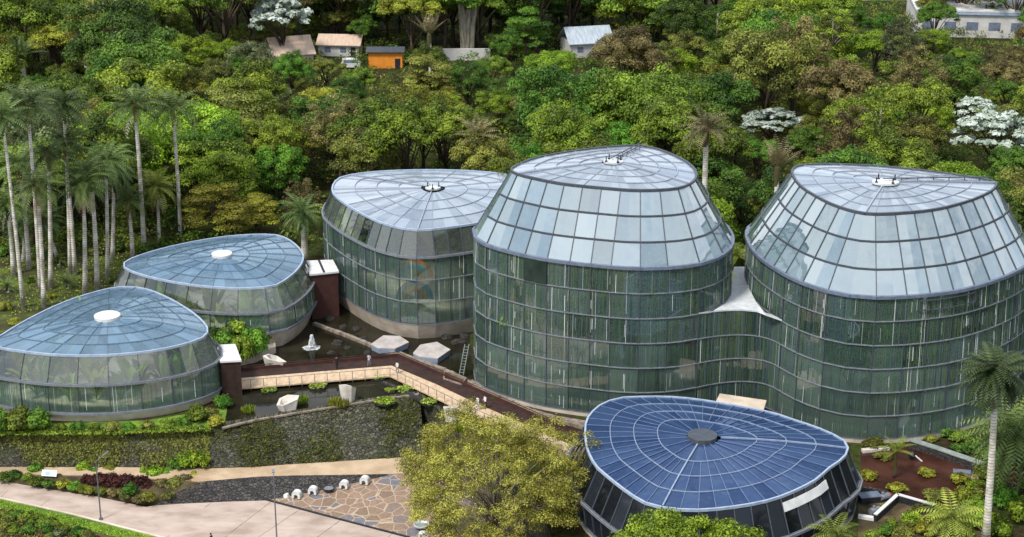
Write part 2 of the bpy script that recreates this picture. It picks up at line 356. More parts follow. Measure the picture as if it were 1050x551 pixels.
for i in range(n, len(top3) - 1):
    a, b, c, d = top3[i], top3[i + 1], bot3[i + 1], bot3[i]
    ba, bb = Vector((a.x, a.y + .6, -5.4)), Vector((b.x, b.y + .6, -5.4)); ta, tb = Vector((a.x, a.y + .6, .12)), Vector((b.x, b.y + .6, .12))
    a, b = a + Vector((0, 0, .12)), b + Vector((0, 0, .12)); c, d = c + Vector((0, 0, -.3)), d + Vector((0, 0, -.3))
    mb.add([a, b, tb, ta, c, d, bb, ba], [(0, 1, 4, 5), (0, 3, 2, 1), (5, 4, 6, 7), (3, 7, 6, 2)])
SW = mb.build('stone_retaining_wall', M['stone']); tag(SW, 'sloping mossy stacked stone retaining wall below the lily pond', 'retaining wall')
mb = MB()
w0, w1 = top3[:n + 1], bot3[:n + 1]
for i in range(n):
    a, b, c, d = w0[i], w0[i + 1], w1[i + 1], w1[i]
    u = Vector((0, 0, .02)); mb.add([a + u, b + u, c - u * 10, d - u * 10, a + Vector((0, .7, .02)), b + Vector((0, .7, .02)), Vector((b.x, b.y + .7, -5)), Vector((a.x, a.y + .7, -5))],
                                  [(0, 1, 2, 3), (0, 4, 5, 1), (4, 7, 6, 5), (3, 2, 6, 7)])
iw = thing('ivy_wall', 'creeper-covered retaining wall below the nearest low glasshouse', 'retaining wall')
mb.build('masonry', M['stone'], iw)
cen, nor = [], []
for k in range(16000):
    i = rnd.randrange(n) if rnd.random() < .5 else rnd.choice([1, 2]); s, t_ = rnd.random(), rnd.random() ** 1.25
    a = w0[i].lerp(w0[i + 1], s); b = w1[i].lerp(w1[i + 1], s); p = a.lerp(b, t_)
    h = math.sin(p.x * .9) + math.sin(p.x * .37 + 2) + math.sin(p.x * .21 + p.z * .8)
    if h + rnd.uniform(-1.6, 1.6) < t_ * 3.2 - 2.2: continue
    cen.append((p.x, p.y - rnd.uniform(.02, .25), p.z)); nor.append((rnd.gauss(0, .5), -1, rnd.gauss(.3, .5)))
cen = np.array(cen); leaf_mesh('ivy', cen, np.array(nor), npr.uniform(.2, .42, len(cen)), npr.uniform(0, .8, len(cen)), LEAF['olive'], iw)
mb = MB()
sd0 = [top3[-1]] + side3
for i in range(len(sd0) - 1):
    a, b = sd0[i], sd0[i + 1]; mb.beam((a.x, a.y, -2.6), (b.x, b.y, -2.6), .5, 5.3)
tag(mb.build('retaining_wall', M['stone']), 'dark retaining wall rising behind the yellow tree beside the deck', 'retaining wall')
# sandy path on the terrace, stone berm, concrete road, flagstone plaza
M['sand'] = surf('sandy_path', (.33, .235, .145), (.46, .35, .235), .4, .9, .25)
M['road'] = surf('concrete_road', (.29, .225, .18), (.45, .37, .315), .22, .85, .2, cc=(.39, .31, .26), stretch=(1, 2.2, 1), detail=8)
def band(name, up, lo, mat, kind='structure', thick=.35, label=None, cat=None):
    mb = MB(); q = Vector((0, 0, -thick))
    for i in range(len(up) - 1):
        a, b, c, d = up[i], up[i + 1], lo[i + 1], lo[i]
        mb.add([a, b, c, d, a + q, b + q, c + q, d + q], [(0, 1, 2, 3), (3, 2, 6, 7), (0, 4, 5, 1)] + ([(0, 3, 7, 4)] if i == 0 else []) + ([(1, 5, 6, 2)] if i == len(up) - 2 else []))
    o = mb.build(name, mat); bmx = bmesh.new(); bmx.from_mesh(o.data); bmesh.ops.remove_doubles(bmx, verts=bmx.verts, dist=.001); bmx.to_mesh(o.data); bmx.free()
    return tag(o, label, cat, kind=kind)
pu = [bot3[i] + Vector((0, -.02, 0)) for i in range(len(bot3))]
pl = [P(x, y, ZP) for x, y in ((-160, 484), (0, 486), (110, 488), (205, 494), (262, 489), (300, 487.5), (350, 487), (400, 486), (440, 484))]
band('sandy_path', pu, pl, M['sand'])
road_up = [(-160, 466, -3.8), (0, 493, -4.1), (52, 502, -4.3), (100, 509.5, -4.5), (150, 520, -4.6), (162, 517.5, -4.65), (272, 513, -4.85), (332, 529, -4.9), (420, 552, -4.9), (520, 580, -4.9)]
road_lo = [(-160, 485, -4.0), (0, 511, -4.35), (45, 521, -4.5), (80, 529, -4.6), (120, 539.5, -4.7), (165, 551, -4.8), (215, 563, -4.85), (290, 585, -4.9), (400, 615, -4.9), (520, 645, -4.9)]
RU, RL = [P(*p) for p in road_up], [P(*p) for p in road_lo]
band('road', RU, RL, M['road'], thick=.5)
# kerb lines of the ramp
for nm, pts, lab in (('road_kerb', RL[:7], 'low pale kerb along the grass verge side of the concrete road'),):
    mb = MB()
    for i in range(len(pts) - 1): mb.beam(pts[i] + Vector((0, -.1, .02)), pts[i + 1] + Vector((0, -.1, .02)), .25, .24)
    tag(mb.build(nm, M['concrete']), lab, 'kerb')
# planted bed between path and road
BU = [P(x, y, ZP + .05) for x, y in ((-160, 485), (0, 487), (110, 489), (205, 495))]
BL = [RU[0], RU[1], RU[3], RU[5]]
band('planting_bed', [p + Vector((0, -.05, .02)) for p in BU], [p + Vector((0, .03, .06)) for p in BL], M['soil'])
# dark stone berm
mb = MB()
bu = [P(x, y, ZP + .04) for x, y in ((160, 516), (185, 503), (212, 493.5), (262, 489), (300, 487.8), (350, 487.2), (397, 486.4))]
bl = [P(*p) for p in ((162, 517.8, -4.6), (190, 516.5, -4.7), (230, 515, -4.8), (274, 513, -4.82), (318, 505, -4.5), (356, 497, -4.05), (399, 487.5, -3.6))]
bu[0] = bl[0] + Vector((0, .3, .15))
for i in range(len(bu) - 1):
    a, b, c, d = bu[i], bu[i + 1], bl[i + 1], bl[i]; q = Vector((0, .2, -1.2))
    mb.add([a, b, c, d, a + q, b + q, c + q, d + q], [(0, 1, 2, 3), (0, 4, 5, 1), (3, 2, 6, 7)])
tag(mb.build('stone_bank', M['stone_dark']), 'dark rough stone bank between the sandy path and the concrete road', 'stone bank')
# flagstone plaza
def flag_mat():
    m, t = new_mat('flagstones'); l = t.links.new
    o = nd(t, 'ShaderNodeOutputMaterial'); bs = nd(t, 'ShaderNodeBsdfPrincipled', Roughness=.6)
    tc = nd(t, 'ShaderNodeTexCoord'); mp = nd(t, 'ShaderNodeMapping', Scale=(1, 1, 0))
    v = nd(t, 'ShaderNodeTexVoronoi', Scale=.78); ve = nd(t, 'ShaderNodeTexVoronoi', Scale=.78, feature='DISTANCE_TO_EDGE')
    n = nd(t, 'ShaderNodeTexNoise', Scale=2.5, Detail=5); sp = nd(t, 'ShaderNodeSeparateColor')
    r = nd(t, 'ShaderNodeValToRGB'); e = r.color_ramp.elements; e[0].color = (.17, .115, .075, 1); e[1].color = (.13, .128, .145, 1); k = e.new(.35); k.color = (.23, .155, .105, 1); k = e.new(.72); k.color = (.20, .14, .10, 1); k = e.new(.86); k.color = (.12, .118, .135, 1)
    er = nd(t, 'ShaderNodeValToRGB'); e = er.color_ramp.elements; e[0].position, e[1].position = .02, .04; e[0].color = (0, 0, 0, 1); e[1].color = (1, 1, 1, 1)
    m1 = nd(t, 'ShaderNodeMix', data_type='RGBA'); m1.inputs['A'].default_value = (.38, .29, .2, 1)
    m2 = nd(t, 'ShaderNodeMix', data_type='RGBA', blend_type='OVERLAY'); m2.inputs['Factor'].default_value = .4
    l(tc.outputs['Object'], mp.inputs[0])
    for q in (v, ve): l(mp.outputs[0], q.inputs['Vector'])
    l(tc.outputs['Object'], n.inputs[0]); l(v.outputs['Color'], sp.inputs[0]); l(sp.outputs[0], r.inputs[0]); l(ve.outputs[0], er.inputs[0]); l(er.outputs[0], m1.inputs['Factor']); l(r.outputs[0], m1.inputs['B'])
    l(m1.outputs['Result'], m2.inputs['A']); l(n.outputs[0], m2.inputs['B']); l(m2.outputs['Result'], bs.inputs['Base Color']); l(bs.outputs[0], o.inputs[0])
    return m
M['flag'] = flag_mat()
sheet('plaza', [P(274, 512.5, -4.82), P(318, 504.5, -4.5), P(356, 496.5, -4.05), P(398, 486.6, -3.58), P(450, 488, -3.6), P(500, 520, -4.4), P(520, 590, -4.86), P(425, 553, -4.86), P(332, 528.6, -4.86)], M['flag'])
mb = MB()
for i in (6, 7): mb.beam(RU[i] + Vector((0, .05, 0)), RU[i + 1] + Vector((0, .05, 0)), .2, .3)
tag(mb.build('plaza_edging', M['black']), 'dark edging strip between the flagstone plaza and the concrete road', 'edging')
# grass verge and planted field at the bottom
sheet('grass_verge', [p + Vector((0, -.2, .05)) for p in RL[:7]] + [P(190, 566, -4.8), P(140, 556, -4.72), P(95, 545, -4.6), P(40, 531.5, -4.45), P(0, 521, -4.35), P(-160, 495, -4)], M['grass'])
sheet('field', [P(-160, 495, -4.02), P(0, 521, -4.38), P(40, 531.5, -4.48), P(95, 545, -4.62), P(140, 556, -4.74), P(190, 566, -4.82), P(260, 700, -4.9), P(-160, 700, -4.6)], M['soil'])

# ------------------------------------------------------------------ pond
def water_mat(name, col, rough=.03, bump=.035, spec=.5):
    m, t = new_mat(name); l = t.links.new
    o = nd(t, 'ShaderNodeOutputMaterial'); b = nd(t, 'ShaderNodeBsdfPrincipled', Roughness=rough); b.inputs['IOR'].default_value = 1.33; b.inputs['Specular IOR Level'].default_value = .3
    tc = nd(t, 'ShaderNodeTexCoord'); n = nd(t, 'ShaderNodeTexNoise', Scale=1.3, Detail=4); bp = nd(t, 'ShaderNodeBump', Strength=bump, Distance=.1)
    n3 = nd(t, 'ShaderNodeTexNoise', Scale=.25, Detail=5); r = nd(t, 'ShaderNodeValToRGB'); e = r.color_ramp.elements
    e[0].position, e[1].position = .35, .68; e[0].color = c4(col); e[1].color = c4([min(1, x * 2.4 + .004) for x in col])
    l(tc.outputs['Object'], n.inputs[0]); l(tc.outputs['Object'], n3.inputs[0]); l(n3.outputs[0], r.inputs[0]); l(r.outputs[0], b.inputs['Base Color'])
    l(n.outputs[0], bp.inputs['Height']); l(bp.outputs[0], b.inputs['Normal']); l(b.outputs[0], o.inputs[0])
    return m
M['water'] = water_mat('pond_water', (.009, .008, .004))
M['redwater'] = water_mat('red_pool', (.030, .011, .007), .12, .10)
pond = [(228, 440), (234, 400), (240, 372), (262, 352), (300, 336), (318, 322), (340, 300), (420, 300), (480, 330), (484, 372), (500, 396), (540, 412), (604, 432), (598, 474), (560, 462), (452, 424), (430, 404.5), (400, 408.6), (350, 416.6), (300, 424.6), (260, 431.6)]
sheet('pond', [P(x, y, .012) for x, y in pond], M['water'])
sheet('garden_pool', [P(x, y, .012) for x, y in ((882, 463), (930, 457), (945, 461), (1006, 485), (1000, 505), (962, 520), (935, 519), (905, 506), (884, 500))], M['redwater'])
sheet('palm_lawn', [P(x, y, .02) for x, y in ((-120, 330), (-120, 226), (20, 224), (150, 240), (135, 272), (125, 300), (60, 318), (0, 342))], surf('mown_lawn', (.03, .020, .010), (.11, .135, .02), .28, .95, .5, cc=(.045, .055, .012), lo=.36, hi=.68, detail=7, bscale=4))  # grove shade is put into these low lawn tones; brown is ground litter

# ------------------------------------------------------------------ glasshouses
def outline(px, z, n, start=None):
    pts = [P(x, y, z).xy for x, y in px]
    area = sum(pts[i].x * pts[i - 1].y - pts[i - 1].x * pts[i].y for i in range(len(pts)))
    if area > 0: pts.reverse()
    dense = []
    for i in range(len(pts)):
        a, b, c, d = pts[i - 1], pts[i], pts[(i + 1) % len(pts)], pts[(i + 2) % len(pts)]
        for k in range(24):
            t = k / 24; dense.append(.5 * ((2 * b) + (c - a) * t + (2 * a - 5 * b + 4 * c - d) * t * t + (3 * b - a - 3 * c + d) * t ** 3))
    D = np.array([tuple(p) for p in dense])
    for _ in range(40): D = (np.roll(D, 1, 0) + 2 * D + np.roll(D, -1, 0)) / 4
    def resamp(D, n):
        C = np.vstack([D, D[:1]]); s = np.r_[0, np.cumsum(np.linalg.norm(np.diff(C, axis=0), axis=1))]
        q = np.linspace(0, s[-1], n, endpoint=False)
        return np.stack([np.interp(q, s, C[:, 0]), np.interp(q, s, C[:, 1])], 1)
    D = resamp(D, n)
    T = np.roll(D, -1, 0) - np.roll(D, 1, 0); T /= np.linalg.norm(T, axis=1, keepdims=True)
    N = np.stack([T[:, 1], -T[:, 0]], 1)
    return D, N
def weld(o, closed=True):
    bx = bmesh.new(); bx.from_mesh(o.data); bmesh.ops.remove_doubles(bx, verts=bx.verts, dist=.002); bmesh.ops.recalc_face_normals(bx, faces=bx.faces)
    c = sum((v.co for v in bx.verts), Vector()) / len(bx.verts) + (Vector((0, 25, 0)) if not closed else Vector())
    if sum(f.normal.dot(f.calc_center_median() - c) for f in bx.faces) < 0: bmesh.ops.reverse_faces(bx, faces=bx.faces)
    bx.to_mesh(o.data); bx.free(); return o
def glasshouse(name, label, rim_px, z_rim, n, bands, roof, plinth=None, oculus_px=None, bulge=1.0, cone=0.0, rings=(1, .78, .56, .34, .12), louvres=8, rim_beam=('frame_blue', .2), mstep=1,
               rib_mat='frame_mid', rib_w=.1, radial_every=1, radial_w=.5, rad_mat=None, ridge=(), seed=1):
    """bands: list of (z_low, offset_low, glass material, rows, ring material, ring size, louvred, mullion material) going down from the rim"""
    rg = random.Random(seed); D, N = outline(rim_px, z_rim, n)
    g = thing(name, label, 'glasshouse', (float(D[:, 0].mean()), float(D[:, 1].mean()), 0)); org = Vector(g.location)
    def at(i, off, z): i %= n; return Vector((D[i, 0] + N[i, 0] * off, D[i, 1] + N[i, 1] * off, z)) - org
    z0, o0 = z_rim, 0.0
    for (z1, o1, gm, rows, rm, rs, louv, mm) in bands:
        mb, fr = MB(), MB()
        for r in range(rows):
            za, zb = z0 + (z1 - z0) * r / rows, z0 + (z1 - z0) * (r + 1) / rows
            oa, ob = o0 + (o1 - o0) * r / rows, o0 + (o1 - o0) * (r + 1) / rows
            for i in range(n):
                pv = rg.random() ** .7 if i % mstep == 0 else pv
                mb.add([at(i, oa, za), at(i + 1, oa, za), at(i + 1, ob, zb), at(i, ob, zb)], [(0, 1, 2, 3)], pv)
            if r < rows - 1 or rm:
                rb = MB(); s_ = rs if r == rows - 1 else min(rs, .2)
                m_ = M[rm] if rm and (r == rows - 1 or louv) else M[mm]
                for i in range(n): rb.beam(at(i, ob + .06, zb), at(i + 1, ob + .06, zb), .16 if s_ < .3 else .4, s_)
                rb.build('ring_beam', m_, g)
        for i in range(n): fr.beam(at(i, o1 + .05, z1 + .1), at(i + 1, o1 + .05, z1 + .1), .12, .12)
        for i in range(0, n, mstep): fr.beam(at(i, o0 + .05, z0), at(i, o1 + .05, z1), .09, .12, up=(N[i % n][0], N[i % n][1], 0))
        weld(mb.build('glass_band', M[gm], g, attr='panel')); fr.build('mullion_frame', M[mm], g)
        if louv:
            lv = MB(); k = louvres
            for i in range(n):
                for j in range(k):
                    base_t = rg.betavariate(1.5, 1.6); jit = rg.uniform(-.3, .3)
                    for r in range(rows):
                        if rg.random() < .15: continue
                        za, zb = z0 + (z1 - z0) * r / rows, z0 + (z1 - z0) * (r + 1) / rows; t = (j + .5 + jit) / k
                        p = at(i, o0 + .03, za).lerp(at(i + 1, o0 + .03, za), t); q = at(i, o1 + .03, zb).lerp(at(i + 1, o1 + .03, zb), t)
                        if rg.random() < .6: p, q = p.lerp(q, rg.uniform(0, .4)), p.lerp(q, rg.uniform(.5, 1))
                        lv.beam(p, q, rg.uniform(.013, .036), .03, tone=min(1, max(0, base_t + rg.uniform(-.2, .2))), up=(N[i][0], N[i][1], 0))
            lv.build('louvre_screen', M['louvre'], g)
        z0, o0 = z1, o1
    if plinth:
        z1, o1 = plinth; mb = MB(); mb.frus([at(i, o1, z1) for i in range(n)], [at(i, o0 + .12, z0) for i in range(n)]); mb.build('plinth', M['concrete'], g)
    # roof
    c2 = P(*oculus_px, z_rim + bulge).xy if oculus_px else Vector((D[:, 0].mean(), D[:, 1].mean()))
    def rp(i, f, dz=0):
        i %= n; x = c2.x + (D[i, 0] - c2.x) * f; y = c2.y + (D[i, 1] - c2.y) * f
        return Vector((x, y, z_rim + bulge * ((1 - f) * cone + (1 - f * f) * (1 - cone)) + dz)) - org
    mb = MB(); rings = list(rings)
    for k in range(len(rings) - 1):
        for i in range(n): mb.add([rp(i, rings[k]), rp(i + 1, rings[k]), rp(i + 1, rings[k + 1]), rp(i, rings[k + 1])], [(0, 1, 2, 3)], rg.random())
    rf = mb.build('roof', M[roof], g, attr='panel', smooth=True)
    bmx = bmesh.new(); bmx.from_mesh(rf.data); bmesh.ops.remove_doubles(bmx, verts=bmx.verts, dist=.002); bmesh.ops.recalc_face_normals(bmx, faces=bmx.faces)
    if sum(f.normal.z for f in bmx.faces) < 0: bmesh.ops.reverse_faces(bmx, faces=bmx.faces)
    bmx.to_mesh(rf.data); bmx.free()
    rb = MB()
    for k in range(1, len(rings) - 1):
        for i in range(n): rb.beam(rp(i, rings[k], .06), rp(i + 1, rings[k], .06), rib_w, .1)
    rb.cur = 1
    for i in range(0, n, radial_every):
        for k in range(len(rings) - 1):
            if k < len(rings) - 2 or i % (3 * radial_every) == 0: rb.beam(rp(i, rings[k], .06), rp(i, rings[k + 1], .06), rib_w * radial_w, .07)
    rb.build('roof_ribs', [M[rib_mat], M[rad_mat or rib_mat]], rf)
    if ridge:
        for rx, ry in ridge:
            r2 = MB()
            w = P(rx, ry, z_rim).xy; i = int(np.argmin(np.linalg.norm(D - np.array([w.x, w.y]), axis=1)))
            for k in range(len(rings) - 1): r2.beam(rp(i, rings[k], .1), rp(i, rings[k + 1], .1), rib_w * 1.9, .16)
            r2.build('ridge_beam', M[rib_mat], rf)
    eb = MB()
    for i in range(n): eb.beam(rp(i, 1.0, .02) + Vector((N[i][0], N[i][1], 0)) * .08, rp(i + 1, 1.0, .02) + Vector((N[(i + 1) % n][0], N[(i + 1) % n][1], 0)) * .08, rim_beam[1], .28)
    eb.build('roof_edge', M[rim_beam[0]], rf)
    top = Vector((c2.x, c2.y, z_rim + bulge)) - org
    return g, rf, top, rp, at, (D, N)
def disc(mb, c, r, z0, z1, n=28, sx=1.0):
    a = [(c[0] + math.cos(2 * math.pi * k / n) * r * sx, c[1] + math.sin(2 * math.pi * k / n) * r) for k in range(n)]
    mb.prism(a, z0, z1)

rim1 = [(-9, 352), (0, 346), (27, 329.5), (68, 310), (109, 297.5), (131, 295), (152, 298), (177, 309), (199, 323), (211, 335), (212, 342), (207, 347), (190, 353), (163, 359), (131, 363), (95, 365), (54, 364), (27, 361), (0, 357)]
rim2 = [(127, 271.5), (140, 264), (174, 254), (214, 246), (247, 242), (281, 241.5), (297, 247.5), (309, 259), (309.6, 269), (300.6, 281), (284, 292.5), (270.5, 295), (240.5, 296), (200, 293), (160, 286), (133.6, 278)]
rim3 = [(341.4, 193), (344, 187), (353, 181.4), (377.6, 177.6), (406, 175.7), (435, 175), (463, 175.3), (492, 176.7), (520.5, 180), (538, 185), (547, 193), (545, 203), (535, 213), (514, 223), (488, 229.5), (452, 234.4), (436.7, 236), (423, 236), (406, 233), (387, 227), (368, 217.6), (351, 207), (342, 198.6)]
rim4 = [(524.8, 175), (528, 171.5), (546.7, 163.5), (573, 158), (600, 154), (629, 151), (653, 150), (672, 153), (693, 161), (706.7, 169), (713, 177), (712.5, 184), (706.7, 189), (696, 193), (674.7, 195), (648, 195.2), (624, 193.3), (600, 191.2), (573, 188), (546.7, 182.7), (530.7, 178.7)]
rim5 = [(813, 179), (815, 172.4), (826, 169.7), (851, 169), (892.6, 170.5), (925.7, 173.3), (967, 178), (1003, 183.5), (1019.7, 187), (1020, 191.8), (1014, 197.3), (995, 205.6), (964.4, 213.9), (936.8, 217.5), (906.4, 219.4), (884, 218.6), (856.7, 211), (834.6, 200), (820.8, 190.4)]
rim6 = [(601, 438), (604, 428.6), (615, 417), (634, 409.5), (657, 408), (686, 408), (714, 410.5), (743, 415), (771, 420), (794, 425), (810, 430.5), (840, 440.5), (863.7, 452), (868.7, 460.5), (863.7, 470.5), (847, 482), (833.6, 494), (790, 513), (733, 522.3), (700, 523), (679, 520.6), (660.7, 515.5), (640.6, 502.4), (620, 486), (610, 476), (602, 458)]
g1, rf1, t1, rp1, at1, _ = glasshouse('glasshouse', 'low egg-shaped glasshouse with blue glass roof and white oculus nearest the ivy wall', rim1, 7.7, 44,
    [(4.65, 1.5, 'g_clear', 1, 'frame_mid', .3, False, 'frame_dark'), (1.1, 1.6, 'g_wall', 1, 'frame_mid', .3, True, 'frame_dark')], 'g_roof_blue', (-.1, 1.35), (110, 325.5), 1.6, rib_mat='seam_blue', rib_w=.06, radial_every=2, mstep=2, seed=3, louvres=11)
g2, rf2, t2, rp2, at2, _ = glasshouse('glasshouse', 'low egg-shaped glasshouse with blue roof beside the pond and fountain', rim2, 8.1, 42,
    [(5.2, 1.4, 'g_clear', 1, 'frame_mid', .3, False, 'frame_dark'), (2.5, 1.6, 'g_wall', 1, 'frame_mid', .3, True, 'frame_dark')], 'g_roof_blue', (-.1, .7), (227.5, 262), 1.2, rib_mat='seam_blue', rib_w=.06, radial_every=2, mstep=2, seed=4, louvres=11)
for rf, t, r_ in ((rf1, t1, 1.55), (rf2, t2, 1.35)):
    mb = MB(); disc(mb, t, r_, t.z - .1, t.z + .3); mb.build('oculus_cap', M['white_paint'], rf)
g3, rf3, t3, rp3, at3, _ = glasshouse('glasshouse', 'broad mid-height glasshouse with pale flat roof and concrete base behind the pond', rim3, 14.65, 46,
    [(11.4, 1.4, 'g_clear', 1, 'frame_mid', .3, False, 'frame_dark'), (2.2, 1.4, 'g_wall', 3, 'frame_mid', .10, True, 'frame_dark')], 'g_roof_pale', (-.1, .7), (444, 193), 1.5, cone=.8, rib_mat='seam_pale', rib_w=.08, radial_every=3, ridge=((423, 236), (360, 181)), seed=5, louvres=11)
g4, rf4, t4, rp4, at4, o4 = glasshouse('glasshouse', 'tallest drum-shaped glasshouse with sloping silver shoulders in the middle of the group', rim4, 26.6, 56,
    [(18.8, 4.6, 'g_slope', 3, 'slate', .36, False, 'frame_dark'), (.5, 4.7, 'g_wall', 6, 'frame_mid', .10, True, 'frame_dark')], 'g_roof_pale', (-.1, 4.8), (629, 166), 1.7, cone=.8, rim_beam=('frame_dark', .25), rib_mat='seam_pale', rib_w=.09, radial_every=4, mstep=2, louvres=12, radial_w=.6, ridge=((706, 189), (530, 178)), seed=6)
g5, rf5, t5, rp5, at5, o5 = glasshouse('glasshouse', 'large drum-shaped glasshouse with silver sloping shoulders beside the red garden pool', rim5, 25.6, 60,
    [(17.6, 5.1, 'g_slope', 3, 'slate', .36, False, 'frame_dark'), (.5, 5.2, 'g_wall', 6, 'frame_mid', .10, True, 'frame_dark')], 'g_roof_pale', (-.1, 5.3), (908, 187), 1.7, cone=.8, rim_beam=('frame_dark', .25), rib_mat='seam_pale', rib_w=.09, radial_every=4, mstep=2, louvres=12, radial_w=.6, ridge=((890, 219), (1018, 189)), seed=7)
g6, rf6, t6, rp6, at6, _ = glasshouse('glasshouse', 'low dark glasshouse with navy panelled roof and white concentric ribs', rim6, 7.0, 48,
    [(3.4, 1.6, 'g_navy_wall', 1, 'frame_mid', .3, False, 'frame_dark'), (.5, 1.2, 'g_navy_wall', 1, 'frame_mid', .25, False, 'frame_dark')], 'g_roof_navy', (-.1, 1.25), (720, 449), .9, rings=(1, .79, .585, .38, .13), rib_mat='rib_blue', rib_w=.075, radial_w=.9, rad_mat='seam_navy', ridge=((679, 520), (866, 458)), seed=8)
mb = MB(); disc(mb, t6, 1.55, t6.z - .3, t6.z + .35); mb.build('oculus_cap', M['frame_dark'], rf6)
# white vent panes in the dark glasshouse's wall
D6, N6 = _
mb = MB()
for i in range(48):
    p = Vector((D6[i, 0], D6[i, 1], 6.3)); u, v, d = proj(p)
    if 790 < u < 836 and v > 480:
        a, b = at6(i, .38, 6.5), at6(i + 1, .38, 6.5); c, d_ = at6(i + 1, .75, 5.65), at6(i, .75, 5.65)
        mb.frus([a, b, c, d_], [q + Vector((N6[i][0], N6[i][1], .4)) * .1 for q in (a, b, c, d_)])
if mb.v: mb.build('vent_pane', M['white_paint'], g6)
# roof platforms, lightning rods and cable runs on the three pale roofs
for rf, t, rr, rods in ((rf3, t3, .8, 3), (rf4, t4, .9, 4), (rf5, t5, 1.2, 4)):
    mb = MB(); disc(mb, t, rr, t.z - .1, t.z + .12, 24, 1.3); mb.build('roof_platform', M['rim_pale'], rf)
    for k in range(rods):
        a = 2 * math.pi * k / rods + .5; q = Vector((t.x + math.cos(a) * rr * 1.1, t.y + math.sin(a) * rr * .9, t.z + .05)); mb = MB()
        mb.beam(q, q + Vector((0, 0, .7)), .12); mb.box(q + Vector((0, 0, .1)), (.28, .28, .16)); mb.build('roof_post', M['black'], rf)
def cable(rf, rp, t, D, px, z, name='cable_run'):
    w = P(px[0], px[1], z).xy; D_, N_ = D; i = int(np.argmin(np.linalg.norm(D_ - np.array([w.x, w.y]), axis=1)))
    mb = MB()
    for off in (-.3, .3): mb.beam(rp(i, .98, .5) + Vector((off, 0, 0)), t + Vector((off, 0, .45)), .1)
    for k in range(6): mb.beam(rp(i, .15 + k * .15, -.02), rp(i, .15 + k * .15, .5), .09)
    mb.build(name, M['frame_dark'], rf)
cable(rf4, rp4, t4, o4, (660, 150.5), 26.6); cable(rf5, rp5, t5, o5, (1015, 186), 25.6)
# top-hung vents of the right-hand drum and a plate coloured dark for an open pane of the centre drum
D5, N5 = o5; mb = MB()
for i in range(60):
    p = Vector((D5[i, 0] + N5[i, 0] * 5.2, D5[i, 1] + N5[i, 1] * 5.2, 16)); u, v, d = proj(p)
    if 940 < u < 992 and v > 280:
        q = [at5(i, 5.3, 17.0), at5(i + 1, 5.3, 17.0), at5(i + 1, 5.36, 15.9), at5(i, 5.36, 15.9)]
        for k in range(4): mb.beam(q[k], q[(k + 1) % 4], .11, .1)
if mb.v: mb.build('vent_frame', M['frame_dark'], g5)

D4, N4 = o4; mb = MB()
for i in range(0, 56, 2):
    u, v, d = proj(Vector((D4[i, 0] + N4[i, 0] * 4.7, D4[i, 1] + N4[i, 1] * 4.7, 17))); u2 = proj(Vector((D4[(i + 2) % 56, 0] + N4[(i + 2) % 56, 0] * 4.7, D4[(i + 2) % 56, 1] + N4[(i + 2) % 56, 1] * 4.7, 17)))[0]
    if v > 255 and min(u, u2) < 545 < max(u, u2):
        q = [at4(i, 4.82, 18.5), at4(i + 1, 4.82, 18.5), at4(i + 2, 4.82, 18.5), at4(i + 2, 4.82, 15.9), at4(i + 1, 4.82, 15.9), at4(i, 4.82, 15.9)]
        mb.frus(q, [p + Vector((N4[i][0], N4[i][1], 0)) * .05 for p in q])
if mb.v: mb.build('open_pane_shade', surf('open_pane_shade', (.012, .022, .018), (.03, .05, .038), .5, .4, 0), g4)  # solid plate; the interior's shade is put into its dark colour
# glass link between the two drums with its white roof
lk = thing('glass_link', 'curved glass link with white roof joining the two tall drum glasshouses', 'link building', P(757, 400, 0)); lo = Vector(lk.location)
def hit(o, off, u0):
    D, N = o; best = None
    for k in range(len(D)):
        p = Vector((D[k, 0] + N[k, 0] * off, D[k, 1] + N[k, 1] * off)); u, v, d = proj((p.x, p.y, 12))
        if N[k, 1] < .3 and (best is None or abs(u - u0) < best[0]): best = (abs(u - u0), p, Vector((-N[k, 1], N[k, 0])))
    return best[1], best[2]
(pa, ta), (pb, tb) = hit(o4, 4.72, 712), hit(o5, 5.22, 803)
if ta.x < 0: ta = -ta
if tb.x < 0: tb = -tb
hl = (pb - pa).length * .42; NP = 12; rows = 4
path = []
for k in range(NP + 1):
    t = k / NP; q = pa * (1 - t) ** 3 + (pa + ta * hl) * 3 * t * (1 - t) ** 2 + (pb - tb * hl) * 3 * t * t * (1 - t) + pb * t ** 3; path.append(q)
za = [12.7, 9.65, 6.6, 3.55, .5]; zb = [11.9, 9.05, 6.2, 3.35, .5]
def lp(k, r, dy=0.0): t = k / NP; return Vector((path[k].x, path[k].y - dy, za[r] * (1 - t) + zb[r] * t)) - lo
mb, fr, lv = MB(), MB(), MB()
for k in range(NP):
    if k % 2 == 0: pv = rnd.random()
    for r in range(rows):
        mb.add([lp(k, r), lp(k + 1, r), lp(k + 1, r + 1), lp(k, r + 1)], [(0, 1, 2, 3)], pv)
        for j in range(10):
            t = (j + rnd.uniform(.2, .8)) / 10
            if rnd.random() > .2: lv.beam(lp(k, r, .04).lerp(lp(k + 1, r, .04), t), lp(k, r + 1, .04).lerp(lp(k + 1, r + 1, .04), t), rnd.uniform(.013, .036), .03, tone=rnd.betavariate(1.4, 1.7))
    fr.beam(lp(k, rows, .06) + Vector((0, 0, .1)), lp(k + 1, rows, .06) + Vector((0, 0, .1)), .12)
    if k % 2 == 0: fr.beam(lp(k, 0, .06), lp(k, rows, .06), .09)
weld(mb.build('glass_band', M['g_wall'], lk, attr='panel'), False); fr.build('mullion_frame', M['frame_dark'], lk); lv.build('louvre_screen', M['louvre'], lk)
for r in range(1, rows + 1):
    rb = MB()
    for k in range(NP): rb.beam(lp(k, r, .06), lp(k + 1, r, .06), .16, .10)
    rb.build('ring_beam', M['frame_mid'], lk)
